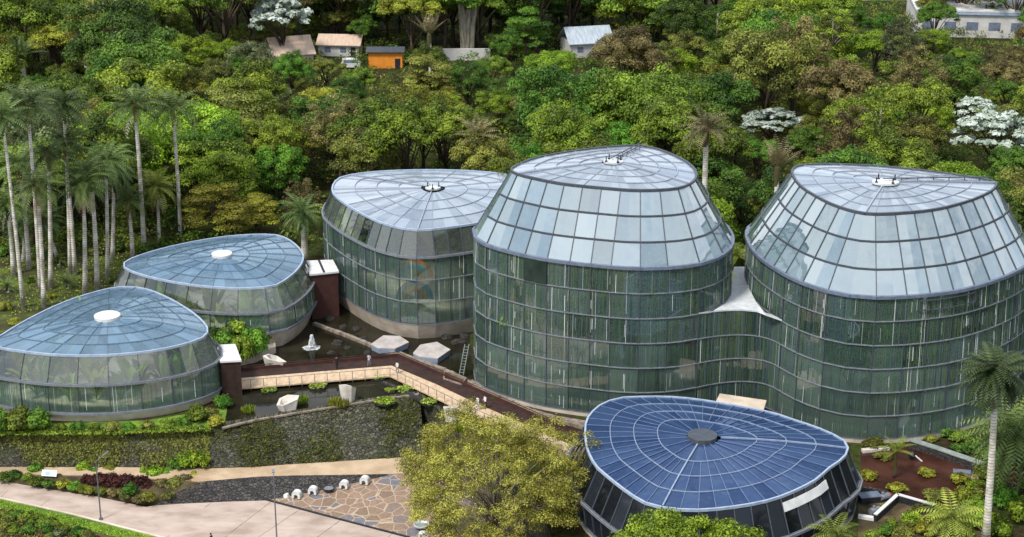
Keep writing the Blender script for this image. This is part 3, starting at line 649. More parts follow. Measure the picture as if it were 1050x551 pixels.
back = [P(x, y, 12.4) - lo for x, y in ((786, 324), (775, 311), (768, 297), (768, 275), (752.5, 275), (750, 296), (744, 312), (731, 321.5))]
top = [lp(k, 0, .12) + Vector((0, 0, .05)) for k in range(NP + 1)] + back
mb = MB(); mb.frus(top, [p + Vector((0, 0, .18)) for p in top]); mb.build('link_roof', M['rim_pale'], lk)

# corten link boxes with pale roofs, entrance canopy
def link_box(label, roof_px, zt, rz, label_roof=None, split=False):
    c = [P(x, y, zt) for x, y in roof_px]; ctr = sum(c, Vector()) / 4
    b = thing('link_passage', label, 'passage', (ctr.x, ctr.y, 0)); o = Vector((ctr.x, ctr.y, 0))
    mb = MB(); mb.prism([((p - ctr) * .97).xy for p in c], 0, zt - .12); mb.build('cladding', M['corten_red' if split else 'corten'], b)
    mb = MB(); mb.prism([((p - ctr) * 1.04).xy for p in c], zt - .12, zt + .12); r = mb.build('roof', M['white_paint'], b)
    if split:
        m1, m2 = (c[0] + c[1]) / 2 - ctr, (c[3] + c[2]) / 2 - ctr; mb = MB(); mb.beam(Vector((m1.x, m1.y, zt + .14)), Vector((m2.x, m2.y, zt + .14)), .3, .06); mb.build('roof_seam', M['black'], r)
link_box('brown steel passage box with white roof between nearest low glasshouse and deck', [(219, 355), (241, 354), (247, 370), (226, 371)], 4.6, 0)
link_box('red-brown steel passage box between pond-side low glasshouse and broad glasshouse', [(313, 268.5), (341, 267.5), (347, 279), (318, 282)], 6.4, 0, split=True)
mb = MB(); mb.prism([P(x, y, 3.2).xy for x, y in ((738, 404), (786, 411), (780, 430), (728, 425))], 3.0, 3.25)
cn = thing('entrance_canopy', 'beige slab canopy between the dark glasshouse and the tall drums', 'canopy')
mb.build('slab', M['concrete'], cn)
for x, y in ((742, 408), (780, 413)):
    p = P(x, y, 3.1); q = MB(); q.tube([(p.x, p.y, 0), (p.x, p.y, 3.0)], .12); q.build('post', M['steel'], cn)
# painted mural inside the broad glasshouse
mu = thing('mural_panel', 'tall panel of blue and orange arcs inside the broad glasshouse', 'mural')
pc = PY(425, 300, 213.4)
cols = [surf('mural_orange', (.60, .17, .03), (.72, .26, .06), 1), surf('mural_blue', (.03, .26, .50), (.05, .36, .62), 1), surf('mural_ochre', (.55, .36, .08), (.66, .45, .14), 1)]
for k, zc in enumerate((8.2, 5.2, 2.2)):
    mb = MB()
    for j in range(4):
        mb.cur = (j + k) % 3; ro, ri = 2.5 - j * .6, 2.5 - j * .6 - .6
        for s in range(12):
            a0, a1 = math.pi * s / 12, math.pi * (s + 1) / 12
            q = [(pc.x + math.cos(a) * r, pc.y, zc + math.sin(a) * r) for a, r in ((a0, ri), (a0, ro), (a1, ro), (a1, ri))]
            mb.frus([Vector(v) for v in q], [Vector(v) + Vector((0, .12, 0)) for v in q])
    mb.build('painted_arch', cols, mu)

# ------------------------------------------------------------------ vegetation prototypes
def clump_leaves(rng, centers, radii, per, size, flat=.75, up=.35, tone_c=.26, tone_l=.13, inner=.55):
    C, T, Nn, Sz = [], [], [], []; per *= 1.45; size *= .82
    for c, r in zip(centers, radii):
        m = max(4, int(per * (r / np.mean(radii)) ** 2)); d = rng.normal(size=(m, 3)); d[:, 2] = np.abs(d[:, 2]) * 1.0 - .35
        d /= np.linalg.norm(d, axis=1, keepdims=True); rr = r * rng.uniform(inner, 1.08, size=(m, 1)); p = c + d * rr * np.array([1, 1, flat])
        C.append(p); Nn.append(d + np.array([0, 0, up]) + rng.normal(scale=.38, size=(m, 3))); T.append(.45 + rng.normal() * tone_c * .7 + rng.normal(size=m) * tone_l)
        Sz.append(size * rng.uniform(.65, 1.3, m))
    return np.concatenate(C), np.concatenate(Nn), np.concatenate(T), np.concatenate(Sz)
def make_tree(kind, seed, parent_name='broadleaf_tree'):
    """returns root with children trunk and crown; crown radius about 5 m; also zc (height of crown centre)"""
    rng = np.random.default_rng(seed); rr = random.Random(seed)
    root = bpy.data.objects.new(parent_name, None)
    mb = MB(); mat = 'dark'; bark = 'bark'
    if kind == 'round':
        R0, H, zc, n = np.array([5.2, 5.2, 4.6]), 11, 7.0, 95
        d = rng.normal(size=(n, 3)); d[:, 2] = np.abs(d[:, 2]) * 1.25 - .55; d /= np.linalg.norm(d, axis=1, keepdims=True)
        ph = rng.uniform(0, 6, 3); k = 1 + .16 * np.sin(3 * np.arctan2(d[:, 1], d[:, 0]) + ph[0]) + .10 * np.sin(5 * d[:, 2] + ph[1])
        cen = d * R0 * (k * rng.uniform(.72, 1.0, n))[:, None] + [0, 0, zc]; rad = rng.uniform(.75, 1.6, n); a = clump_leaves(rng, cen, rad, 130, .42)
    elif kind == 'lumpy':
        R0, zc, n = np.array([5.0, 5.0, 3.6]), 7.5, 10
        big = rng.normal(size=(n, 3)); big[:, 2] = np.abs(big[:, 2]) * .8; big /= np.linalg.norm(big, axis=1, keepdims=True); big = big * R0 * rng.uniform(.55, .85, (n, 1)) + [0, 0, zc]
        cen, rad = [], []
        for b in big:
            m = 11; d = rng.normal(size=(m, 3)); d[:, 2] = np.abs(d[:, 2]) - .3; d /= np.linalg.norm(d, axis=1, keepdims=True)
            cen.append(b + d * rng.uniform(1.2, 2.0) * rng.uniform(.7, 1, (m, 1))); rad.append(rng.uniform(.6, 1.15, m))
        cen = np.concatenate(cen); rad = np.concatenate(rad); a = clump_leaves(rng, cen, rad, 120, .36)
    elif kind == 'layer':
        cen, rad, zc = [], [], 7.5
        for lv in range(5):
            z = 4.8 + lv * 1.15; m = 16 - lv * 2; rmax = 5.6 - lv * .75
            an = rng.uniform(0, 6.28, m); q = rmax * np.sqrt(rng.uniform(.08, 1, m)); cen.append(np.stack([np.cos(an) * q, np.sin(an) * q, z + rng.normal(size=m) * .35 - q * .06], 1)); rad.append(rng.uniform(.9, 1.7, m))
        cen = np.concatenate(cen); rad = np.concatenate(rad); a = clump_leaves(rng, cen, rad, 130, .36, flat=.36, up=1.0)
    elif kind == 'tall':
        zc, n = 10.5, 70
        z = rng.uniform(5.5, 15.5, n); w = 3.3 * np.sqrt(np.clip(1 - ((z - 10.5) / 6) ** 2, .05, 1)); an = rng.uniform(0, 6.28, n); q = w * np.sqrt(rng.uniform(.1, 1, n))
        cen = np.stack([np.cos(an) * q, np.sin(an) * q, z], 1); rad = rng.uniform(.6, 1.25, n); a = clump_leaves(rng, cen, rad, 75, .42, up=.1); bark = 'bark_pale'
    elif kind == 'feather':
        zc, n = 7.5, 130
        d = rng.normal(size=(n, 3)); d[:, 2] = np.abs(d[:, 2]) * 1.1 - .3; d /= np.linalg.norm(d, axis=1, keepdims=True)
        cen = d * np.array([4.8, 4.8, 4.4]) * rng.uniform(.5, 1.05, (n, 1)) + [0, 0, zc]; rad = rng.uniform(.4, .95, n); a = clump_leaves(rng, cen, rad, 42, .36, inner=.3)
    elif kind == 'star':   # big-leaved silvery or fresh rosettes
        zc, n = 7.2, 60; d = rng.normal(size=(n, 3)); d[:, 2] = np.abs(d[:, 2]) * 1.1 - .15; d /= np.linalg.norm(d, axis=1, keepdims=True)
        cen = d * np.array([4.9, 4.9, 3.8]) * rng.uniform(.75, 1.05, (n, 1)) + [0, 0, zc]; rad = rng.uniform(.7, 1.1, n); a = clump_leaves(rng, cen, rad, 36, .95, flat=.45, up=.8)
    C, Nn, T, Sz = a
    crown = leaf_mesh('crown', C, Nn, Sz, T, LEAF['dark'], root)
    h = zc if kind != 'tall' else 14.5
    mb.tube([(0, 0, -.4), (rr.uniform(-.15, .15), rr.uniform(-.15, .15), h * .4), (rr.uniform(-.3, .3), rr.uniform(-.3, .3), h * .95)], [.32, .24, .1], 7)
    lb = rng.choice(len(cen), 14, replace=False)
    for i in lb:
        z0 = h * rr.uniform(.3, .65) if kind != 'tall' else max(3, cen[i][2] - 2.5)
        mid = Vector((cen[i][0] * .45, cen[i][1] * .45, (z0 + cen[i][2]) / 2 + .2)); mb.tube([(0, 0, z0), mid, Vector(cen[i])], [.13, .09, .03], 5)
    tr = mb.build('trunk', M[bark], root, smooth=True)
    crown.material_slots[0].link = 'OBJECT'
    return root, zc
PROTO = {}
for i, (k, n) in enumerate((('round', 3), ('lumpy', 3), ('layer', 2), ('tall', 2), ('feather', 2), ('star', 2))):
    PROTO[k] = [make_tree(k, 100 + i * 10 + j) for j in range(n)]
TREES = []           # (root, kind phrase, x px, y px)
def plant(kind, leaf, p, s, sz=1.0, name='broadleaf_tree', idx=None):
    pr, zc = PROTO[kind][rnd.randrange(len(PROTO[kind])) if idx is None else idx]
    r = bpy.data.objects.new(name, None); COL.objects.link(r)
    for ch in pr.children:
        c = ch.copy(); COL.objects.link(c); c.parent = r
        if ch.name.startswith('crown'): c.material_slots[0].link = 'OBJECT'; c.material_slots[0].material = LEAF[leaf]
    r.location = p; r.scale = (s, s, s * sz); r.rotation_euler = (rnd.uniform(-.03, .03), rnd.uniform(-.03, .03), rnd.uniform(0, 6.28))
    return r, zc * s * sz
COLOUR = {'dark': 'dark green', 'mid': 'mid green', 'lime': 'bright lime', 'fresh': 'fresh green', 'olive': 'olive', 'gold': 'golden green', 'brown': 'brownish', 'grey': 'grey-green', 'white': 'white-leaved', 'yellow': 'yellow'}
SHAPE = {'round': 'round-crowned', 'lumpy': 'billowing', 'layer': 'flat-topped', 'tall': 'slender tall', 'feather': 'airy', 'star': 'big-leaved'}
def tree_at(kind, leaf, cx, cy, rpx, Y=None, sz=1.0, r0=5.0, label=None):
    """crown centre at pixel (cx, cy), crown radius rpx pixels; standing on the ground"""
    s = 1.0; zc = PROTO[kind][0][1]
    for _ in range(4):
        p = P(cx, cy, zc * s * sz); d = proj(p)[2]; s = rpx * d / FPX / r0
    r, z = plant(kind, leaf, (p.x, p.y, 0), s, sz); TREES.append([r, kind, leaf, cx, cy, s, label]); return r

# hand-placed trees that can be told apart in the photograph
NT = [('star', 'white', 290, 22, 30, 1.1), ('star', 'white', 793, 128, 31, .65), ('star', 'white', 1022, 140, 40, .85), ('star', 'white', 1000, 116, 24, .8),
      ('round', 'lime', 193, 58, 27, .8), ('round', 'lime', 228, 56, 20, .8), ('round', 'grey', 258, 68, 24, 1), ('lumpy', 'olive', 215, 80, 25, 1), ('lumpy', 'gold', 195, 100, 24, .9),
      ('layer', 'olive', 436, 72, 30, 1), ('layer', 'gold', 222, 205, 36, .9), ('layer', 'gold', 262, 212, 26, .9), ('round', 'dark', 575, 118, 46, 1.05), ('round', 'dark', 628, 120, 40, 1.1), ('round', 'dark', 668, 128, 30, 1.2),
      ('lumpy', 'brown', 640, 62, 40, .9), ('lumpy', 'olive', 670, 70, 30, .9), ('round', 'lime', 985, 47, 26, .75), ('round', 'fresh', 975, 84, 30, .9), ('lumpy', 'lime', 898, 52, 30, .9), ('feather', 'grey', 926, 48, 26, 1.3),
      ('round', 'mid', 850, 80, 28, .9), ('tall', 'mid', 785, 50, 26, 1), ('feather', 'brown', 840, 40, 30, 1), ('lumpy', 'fresh', 832, 150, 26, 1), ('lumpy', 'mid', 885, 130, 28, 1.05), ('lumpy', 'olive', 935, 150, 36, .95), ('round', 'olive', 905, 158, 26, .9),
      ('feather', 'brown', 1018, 24, 36, .7), ('lumpy', 'brown', 1030, 82, 28, .8), ('layer', 'olive', 1025, 118, 30, .8), ('lumpy', 'dark', 1040, 170, 26, 1.1),
      ('round', 'lime', 568, 68, 22, .8), ('round', 'lime', 690, 72, 22, 1), ('feather', 'brown', 466, 108, 12, .9), ('round', 'gold', 440, 92, 16, .9), ('lumpy', 'gold', 420, 118, 26, 1), ('lumpy', 'olive', 385, 140, 24, 1), ('lumpy', 'mid', 450, 135, 26, 1), ('round', 'lime', 510, 110, 18, 1), ('lumpy', 'olive', 345, 120, 26, 1),
      ('round', 'olive', 235, 152, 34, 1.05), ('lumpy', 'brown', 212, 135, 26, 1), ('round', 'fresh', 282, 172, 26, 1.1), ('lumpy', 'gold', 310, 150, 24, 1), ('round', 'gold', 330, 110, 22, 1), ('lumpy', 'olive', 300, 120, 24, 1), ('lumpy', 'mid', 180, 150, 22, .9),
      ('lumpy', 'mid', 720, 105, 30, 1.1), ('lumpy', 'gold', 745, 90, 26, 1), ('lumpy', 'dark', 715, 155, 26, 1.2), ('lumpy', 'fresh', 776, 158, 22, 1), ('round', 'gold', 845, 112, 24, .7), ('round', 'fresh', 898, 92, 14, .8), ('lumpy', 'olive', 705, 55, 26, 1),
      ('tall', 'dark', 735, 30, 26, 1), ('round', 'fresh', 728, 24, 18, 1), ('layer', 'fresh', 540, 22, 26, 1.1), ('lumpy', 'mid', 760, 215, 20, 1.1), ('lumpy', 'fresh', 762, 245, 14, 1), ('lumpy', 'dark', 1046, 205, 20, 1)]
for k, lf, x, y, r, sz in NT: tree_at(k, lf, x, y, r, sz=sz)
for x in (104, 113, 122, 131, 140, 150, 158, 168, 178, 187): tree_at('tall', rnd.choice(('olive', 'mid', 'olive')), x, rnd.uniform(26, 36), 17, sz=1.05)
# the rest of the wood, in loosened rows
def front(px):
    xs = [-200, 130, 190, 320, 345, 480, 520, 720, 745, 775, 800, 1020, 1040, 1300]
    ys = [243, 243, 242, 246, 268, 268, 240, 232, 222, 222, 230, 222, 212, 205]
    return float(np.interp(px, xs, ys))
# far buildings: centre px, base px y, half width px, ground distance -- trees nearer than these leave them in view
KEEP = [(397, 63, 17, P(397, 68).y), (294, 52, 18, P(294, 66).y), (348, 43, 12, P(348, 56).y), (600, 45, 22, P(600, 56).y), (668, 52, 8, P(668, 60).y), (470, 55, 12, P(470, 62).y), (1012, 40, 36, 395), (890, 3, 30, 440), (86, 58, 9, 345), (22, 66, 9, 340), (440, 50, 7, 352)]
for t in TREES:
    if t[2] in ('white', 'lime', 'fresh') or t[1] == 'layer': KEEP.append((t[3], t[4] + t[5] * (2.6 if t[2] == 'white' else 1.5) * FPX / proj(t[0].location)[2], (3.6 if t[2] == 'white' else 2.6) * t[5] * FPX / proj(t[0].location)[2], t[0].location.y))
WEIGHT = {'a': (('lumpy', 'olive', 3), ('lumpy', 'gold', 2), ('round', 'mid', 3), ('lumpy', 'mid', 4), ('round', 'dark', 2), ('layer', 'olive', 1), ('feather', 'brown', 1), ('lumpy', 'fresh', 2), ('round', 'grey', 1), ('round', 'lime', 1)),
          'b': (('lumpy', 'gold', 2), ('lumpy', 'mid', 5), ('round', 'olive', 2), ('feather', 'gold', 2), ('lumpy', 'fresh', 3), ('round', 'dark', 2), ('lumpy', 'olive', 2), ('feather', 'brown', 1), ('lumpy', 'lime', 1)),
          'c': (('round', 'dark', 5), ('lumpy', 'dark', 4), ('lumpy', 'mid', 4), ('lumpy', 'olive', 1), ('round', 'mid', 2), ('lumpy', 'fresh', 2), ('lumpy', 'brown', 1), ('round', 'lime', 1)),
          'd': (('lumpy', 'dark', 4), ('lumpy', 'mid', 5), ('round', 'olive', 2), ('feather', 'brown', 2), ('lumpy', 'brown', 1), ('round', 'fresh', 2), ('lumpy', 'olive', 2), ('layer', 'mid', 1), ('tall', 'mid', 1), ('round', 'lime', 1), ('lumpy', 'fresh', 2))}
taken = [(t[0].location.x, t[0].location.y, t[5] * 4.2) for t in TREES]
Y = 214.0; row = 0
while Y < 500:
    step = 8.7 + (Y - 214) * .022; X = -.335 * Y - 8 + (row % 2) * step * .5
    while X < .335 * Y + 8:
        x, y = X + rnd.uniform(-.36, .36) * step, Y + rnd.uniform(-.36, .36) * step; u, v, d = proj((x, y, 0))
        X += step
        if y < front(u) or y > 520: continue
        if -60 < u < 205 and y < (264 if u > 118 else 249): continue
        s = rnd.uniform(.8, 1.18) * step / 7.7
        if any((x - a) ** 2 + (y - b) ** 2 < (c * .6 + s * 2.2) ** 2 for a, b, c in taken): continue
        tv = proj((x, y, 12.5 * s))[1]; cw = 5.2 * s * FPX / d; bad = False
        for kx, ky, kw, kY in KEEP:
            if y < kY + 4 and abs(u - kx) < kw + cw * .6 and tv < ky - 4: bad = True
        if bad:
            s *= .5; tv = proj((x, y, 12.5 * s))[1]; cw *= .5
            if any(y < kY + 4 and abs(u - kx) < kw + cw * .6 and tv < ky - 4 for kx, ky, kw, kY in KEEP): continue
        if 380 < u < 405 and 62 < v < 78: continue
        w = WEIGHT['a' if u < 340 else 'b' if u < 500 else 'c' if u < 740 else 'd']; q = rnd.uniform(0, sum(a[2] for a in w))
        for k, lf, ww in w:
            q -= ww
            if q <= 0: break
        r, z = plant(k, lf, (x, y, 0), s, rnd.uniform(.85, 1.2)); uu, vv, d = proj((x, y, z)); TREES.append([r, k, lf, uu, vv, s, None])
    Y += step * .86; row += 1
for k in range(120):      # low trees filling the far edge of the wood behind the buildings
    y = rnd.uniform(372, 470); x = rnd.uniform(-.3, .3) * y; u, v, d = proj((x, y, 0)); sc = rnd.uniform(.45, .8)
    if any(y < kY + 5 and abs(u - kx) < kw + 12 for kx, ky, kw, kY in KEEP[:8]): continue
    kd, lf = rnd.choice((('lumpy', 'mid'), ('round', 'dark'), ('lumpy', 'olive'), ('lumpy', 'fresh'), ('round', 'mid'), ('feather', 'mid')))
    r, z = plant(kd, lf, (x, y, 0), sc); uu, vv, d = proj((x, y, z)); TREES.append([r, kd, lf, uu, vv, sc, None])
# trees of which nothing shows behind the others are left out
GONE = {22,37,60,61,65,71,72,74,76,78,79,80,82,83,87,90,91,93,96,97,99,100,101,106,107,109,113,114,115,125,128,129,130,145,146,147,156,159,160,161,172,173,174,182,188,189,194,204,205,206,208,211,215,216,220,221,229,234,235,250,251,252,262,263,264,274,275,286,287,297,298,299,300,302,314,315,316,317,318,319,320,321,334,335,336,337,338,339,340,351,352,355,356,357,358,359,360,361,363,366,370,372,373,374,376,377,378,379,380,381,382,384,387,389,390,391,392,393,394,395,396,397,398,399,400,401,402,403,404,405,406,407,408,409,410,411,412,413,414,415,416,417,418,419,420,421,422,423,424,425,426,427,428,429,430,431,432,433,434,435,436,437,438,439,440,441,442,443,444,445,446,447,448,449,450,451,452,453,454,455,456,457,458,459,460,461,462,463,464,465,466,467,468,469,470,471,472,473,474,475,476,477,478,479,480,481,482,483,484,485,486,487,488,489,490,491,492,493,494,495,496,497,498,499,500,501,502,503,504,505,506,507,508,509,510,511,512,513,514,515,516,517,518,519,520,521,522,523,524,525,526,527,528,529,530,531,532,533,534,535,536,537,539,540,541,542,543,544,545,546,547,548,550,551,554,556,557,558,559,560,561,562,563,565,568,569,571,572,574,576,577,580,581,583,585,588,591,592,593,595,596,598,603,605,606,609,612,614,617,618,619,620,621,623,625,629,631,632,633,634,635,636,638}      # trees of which nothing shows behind the others are left out
for k, t in enumerate(TREES):
    if k in GONE:
        for ch in list(t[0].children): bpy.data.objects.remove(ch)
        bpy.data.objects.remove(t[0]); t[0] = None
TREES = [t for t in TREES if t[0] is not None]
for t in TREES:           # nothing tall may stand right before the orange shed and the white hall
    for tx, ty, tY in ((397, 60, P(397, 68).y), (388, 60, P(397, 68).y), (985, 26, 398), (1010, 28, 398), (1035, 30, 398)):
        o_ = t[0]
        if o_.location.y < tY and abs(t[3] - tx) < 5.2 * t[5] * FPX / proj(o_.location)[2] and proj((o_.location.x, o_.location.y, 12.5 * t[5] * o_.scale.z / o_.scale.x))[1] < ty + 3 and proj(o_.location)[1] > ty - 4:
            o_.scale = o_.scale * .5; t[5] *= .5
# labels: kind, part of the wood, order
def where(u, v):
    a = 'wax palms' if u < 205 else 'pond-side glasshouse' if u < 335 else 'broad glasshouse' if u < 515 else 'tallest drum' if u < 755 else 'drum by red pool'
    b = 'just' if v > 130 else 'midway' if v > 65 else 'far'
    return b + ' behind ' + a
NAMES = {'layer': 'flat_topped_tree', 'tall': 'slender_tree', 'star': 'big_leaved_tree'}
grp = {}
for t in TREES: grp.setdefault((t[2], t[1], where(t[3], t[4])), []).append(t)
for (lf, kd, wh), L_ in grp.items():
    L_.sort(key=lambda t: t[3])
    for i, t in enumerate(L_):
        base = f'{COLOUR[lf]} {SHAPE[kd]} tree'
        lab = f'{base} {wh}' if len(L_) == 1 else f'{base} {wh}, {ordn(i)} of {len(L_)} from left'
        t[0].name = NAMES.get(kd, 'broadleaf_tree'); tag(t[0], lab, 'tree', 'trees of the wood behind the glasshouses')
for L_ in PROTO.values():
    for pr, z in L_:
        for ch in list(pr.children): COL.objects.unlink(ch) if ch.name in COL.objects else None
# low undergrowth between the trunks
for lf, sd_ in (('dark', 1), ('olive', 2), ('mid', 3)):
    g_ = np.random.default_rng(900 + sd_); cen = []
    while len(cen) < 2600:
        y = 212 + 290 * g_.random() ** 1.2; x = g_.uniform(-.33, .33) * y; u, v, d = proj((x, y, 0))
        if y < front(u) + 1.5 or (-60 < u < 205 and y < 246) or (375 < u < 410 and 58 < v < 80): continue
        if any(abs(u - kx) < 14 and abs(y - kY) < 9 for kx, ky, kw, kY in KEEP[:6]): continue
        cen.append((x, y, g_.uniform(.2, 2.4)))
    C, Nn, T, Sz = clump_leaves(g_, np.array(cen), g_.uniform(.8, 1.9, len(cen)), 26, .6)
    tag(leaf_mesh('undergrowth', C, Nn, Sz, T - .1, LEAF[lf]), kind='stuff')

# ------------------------------------------------------------------ palms
def frond_set(rng, n, length, droop, e0, e1, leaflets=15, lw=.16, ll=.75, z0=0.0):
    """leaflets (as rhombs) and rachis strips of n arching fronds"""
    C, Nn, Sp, Sz, T, mb = [], [], [], [], [], MB()
    for i in range(n):
        az = 2 * math.pi * (i * .618 + rng.uniform(-.05, .05)); el = e0 + (e1 - e0) * ((i + .5) / n) + rng.uniform(-.12, .12); Lh = length * rng.uniform(.85, 1.1)
        h = np.array([math.cos(az), math.sin(az), 0]); p = np.array([0, 0, z0]); tn = rng.uniform(.2, .8); pts = [p.copy()]
        for k in range(leaflets):
            t = (k + 1) / leaflets; a = el - droop * t ** 1.3; d = h * math.cos(a) + np.array([0, 0, math.sin(a)]); p = p + d * Lh / leaflets; pts.append(p.copy())
            side = np.cross(d, [0, 0, 1]); side /= np.linalg.norm(side) + 1e-6
            if k < 1: continue
            sl = ll * math.sin(math.pi * min(1, .22 + .74 * t)) * Lh / 3.8
            for sg in (-1, 1):
                ld = side * sg * .85 + d * .45 - np.array([0, 0, .28]); ld /= np.linalg.norm(ld); C.append(p + ld * sl / 2); Sp.append(ld); nn = np.cross(ld, d); Nn.append(nn if nn[2] > 0 else -nn); Sz.append(sl); T.append(tn + rng.uniform(-.18, .18) + .15 * t)
        mb.tube([Vector(q) for q in pts[::3]], [.05, .04, .03, .02, .02, .015, .01][:len(pts[::3])], 3, tone=tn)
    return C, Nn, Sp, Sz, T, mb
def fmesh(name, fs, mat, parent, aspect=.2):
    C, Nn, Sp, Sz, T, mb = fs; Nn, Sp = np.array(Nn), np.array(Sp)
    o = leaf_mesh(name, np.array(C), Nn, np.array(Sz), np.array(T), mat, parent, aspect=aspect, spin=np.cross(Sp, Nn))
    return o
def wide_fmesh(name, fs, mat, parent, aspect=.2):
    C, Nn, Sp, Sz, T, mb = fs; C, Nn, Sp, Sz = np.array(C), np.array(Nn), np.array(Sp), np.array(Sz)
    Nn = Nn / np.linalg.norm(Nn, axis=1, keepdims=True); w = np.cross(Nn, Sp); sz = Sz[:, None] / 2
    v = np.stack([C - Sp * sz, C - w * sz * aspect, C + Sp * sz, C + w * sz * aspect], 1).reshape(-1, 3).tolist()
    b = len(mb.v); n0 = len(v) // 4
    mb.v += [tuple(q) for q in v]
    for i in range(n0): mb.f.append((b + 4 * i, b + 4 * i + 1, b + 4 * i + 2, b + 4 * i + 3)); mb.t.append(float(min(1, max(0, T[i])))); mb.mi.append(0)
    return mb.build(name, mat, parent)
def palm(label, base, crown, n=24, length=4.0, leaf='palm', rt=.24, red=.0, skirt=0, droop=1.5, e0=-.25, e1=1.35, name='wax_palm', group='wax palms on the lawn', seed=1, aspect=.22, leaflets=15, trunk='palm_trunk'):
    rg = random.Random(seed); base, crown = Vector(base), Vector(crown); h = crown.z - base.z
    r = thing(name, label, 'palm', base, group); c = crown - base
    mb = MB(); pts, rad = [], []
    for k in range(7):
        t = k / 6; pts.append(c * t + Vector((math.sin(t * 3) * .12, 0, 0))); rad.append(rt * (1.25 - .45 * t) if k else rt * 1.45)
    mb.tube(pts, rad, 10); mb.build('trunk', M[trunk], r, smooth=True)
    fs = frond_set(rg, n, length, droop, e0, e1, leaflets)
    cr = wide_fmesh('crown', fs, LEAF[leaf], r, aspect); cr.location = c
    sh = MB(); sh.tube([(0, 0, -2.6), (0, 0, -.9), (0, 0, 0), (0, 0, .7)], [rt * .9, rt * 1.25, rt * 1.1, .04], 8, tone=.22); sh.build('crownshaft', M['dead'] if red else LEAF[leaf], r).location = c
    if skirt:
        fs = frond_set(rg, skirt, length * .8, .5, -1.25, -.8, 10); o = wide_fmesh('dead_frond', fs, M['dead'], r, .12); o.location = c - Vector((0, 0, .5))
    return r
PALMS = [  # base px, crown px, fronds, red, skirt, length, what it looks like
 ((24, 316), (2, 120), 26, 0, 0, 4.2, 'tall wax palm leaning out at the lawn\'s outer edge'),
 ((42, 304), (28, 108), 26, 1, 2, 4.4, 'tall wax palm with pink-brown shaft over the grey lower crown'),
 ((45, 315), (38, 192), 28, 1, 5, 4.2, 'stout wax palm with hanging rusty fronds below its crown'),
 ((14, 282), (7, 208), 20, 0, 2, 4.0, 'shorter wax palm at the lawn\'s outer edge'),
 ((72, 282), (65, 108), 30, 0, 2, 4.6, 'tall dark-crowned wax palm second in the grove'),
 ((77, 282), (66, 146), 24, 1, 0, 4.2, 'dark wax palm just under the tall dark-crowned palm'),
 ((87, 302), (85, 190), 26, 1, 9, 4.0, 'wax palm wrapped in brown dead fronds mid-grove'),
 ((100, 298), (93, 178), 24, 0, 0, 4.0, 'wax palm with clean pale trunk beside the brown-skirted palm'),
 ((110, 285), (108, 165), 26, 0, 0, 4.0, 'feathery wax palm with straight white trunk mid-grove'),
 ((115, 268), (116, 180), 22, 0, 0, 3.6, 'slim wax palm behind the straight white-trunked palm'),
 ((136, 264), (131, 207), 20, 1, 0, 3.4, 'short dark wax palm with reddish trunk behind pond-side glasshouse'),
 ((148, 259), (138, 108), 26, 1, 2, 4.4, 'tall wax palm with red shaft, nearer the lawn'),
 ((163.4, 255), (160, 192), 22, 1, 2, 4.2, 'short yellow-green palm with drooping rusty fronds'),
 ((185.5, 250), (177, 112), 26, 1, 1, 4.4, 'tall white-trunked wax palm nearest the lumpy forest edge')]
PALMS += [((52, 296), (49, 158), 24, 1, 3, 4.0, 'wax palm with rusty skirt between the two dark-crowned palms'), ((30, 276), (20, 168), 24, 0, 2, 4.2, 'dark wax palm filling the lawn\'s outer corner'),
 ((60, 268), (44, 226), 22, 1, 3, 3.6, 'short shaggy wax palm low in the grove'), ((24, 268), (24, 232), 20, 0, 0, 3.4, 'short green wax palm under the outer palms')]
for i, (b, c, n, red, sk, ln, lab) in enumerate(PALMS):
    B = P(*b); T_ = PY(c[0], c[1], B.y)
    palm(lab, B, T_, n + 8 + (i * 5) % 7, ln * (1.14 + .05 * (i * 3 % 5)), 'palmg' if i == 12 else 'palm', .235 + .022 * (i % 4), red, sk + (2 if i % 3 == 0 else 0), seed=50 + i, droop=1.25 + .15 * (i % 5))
for i, (x, y, ln, lf, lab) in enumerate(((69, 296, 2.6, 'palm', 'low trunkless palm among the wax palm trunks'), (8, 300, 2.4, 'palm', 'low bushy palm at the lawn\'s outer edge'), (60, 272, 1.8, 'palmg', 'small seedling palm far back on the lawn'))):
    p = P(x, y); palm(lab, p, p + Vector((0, 0, .8)), 16, ln, lf, .2, name='low_palm', group=None, seed=80 + i, droop=1.2, e0=.2)
def palm_px(lab, cx, cy, Y, n, ln, leaf, rt=.3, name='palm', base_z=0, lean=0, **k):
    c = PY(cx, cy, Y); return palm(lab, (c.x + lean, c.y, base_z), c, n, ln, leaf, rt, name=name, group=None, **k)
palm_px('brown-green date palm rising behind the tallest drum', 724, 132, 236, 30, 4.6, 'palmb', .4, seed=91, droop=1.3, name='date_palm')
palm_px('bushy grey-green palm beside the broad glasshouse', 310, 218, 243, 34, 4.4, 'palm', .45, seed=92, droop=1.6, e0=-.7, name='date_palm')
palm_px('pale withered palm between the two tall drums', 797, 172, 232, 16, 4.6, 'palmb', .35, seed=93, droop=.6, e0=.8, e1=1.5, name='withered_palm')
palm_px('grey spiky palm at the far side behind the wax palms', 86, 46, 345, 18, 5.5, 'palmb', .4, seed=94, droop=.7, e0=.5, e1=1.5, name='withered_palm', skirt=3)
palm_px('second grey spiky palm far behind the outermost wax palm', 22, 56, 340, 18, 5.0, 'palm', .4, seed=95, droop=.8, e0=.4, e1=1.5, name='withered_palm')
palm_px('pale dead palm standing near the orange shed', 440, 36, 352, 14, 5.5, 'palmb', .4, seed=96, droop=.45, e0=.8, e1=1.5, name='withered_palm')
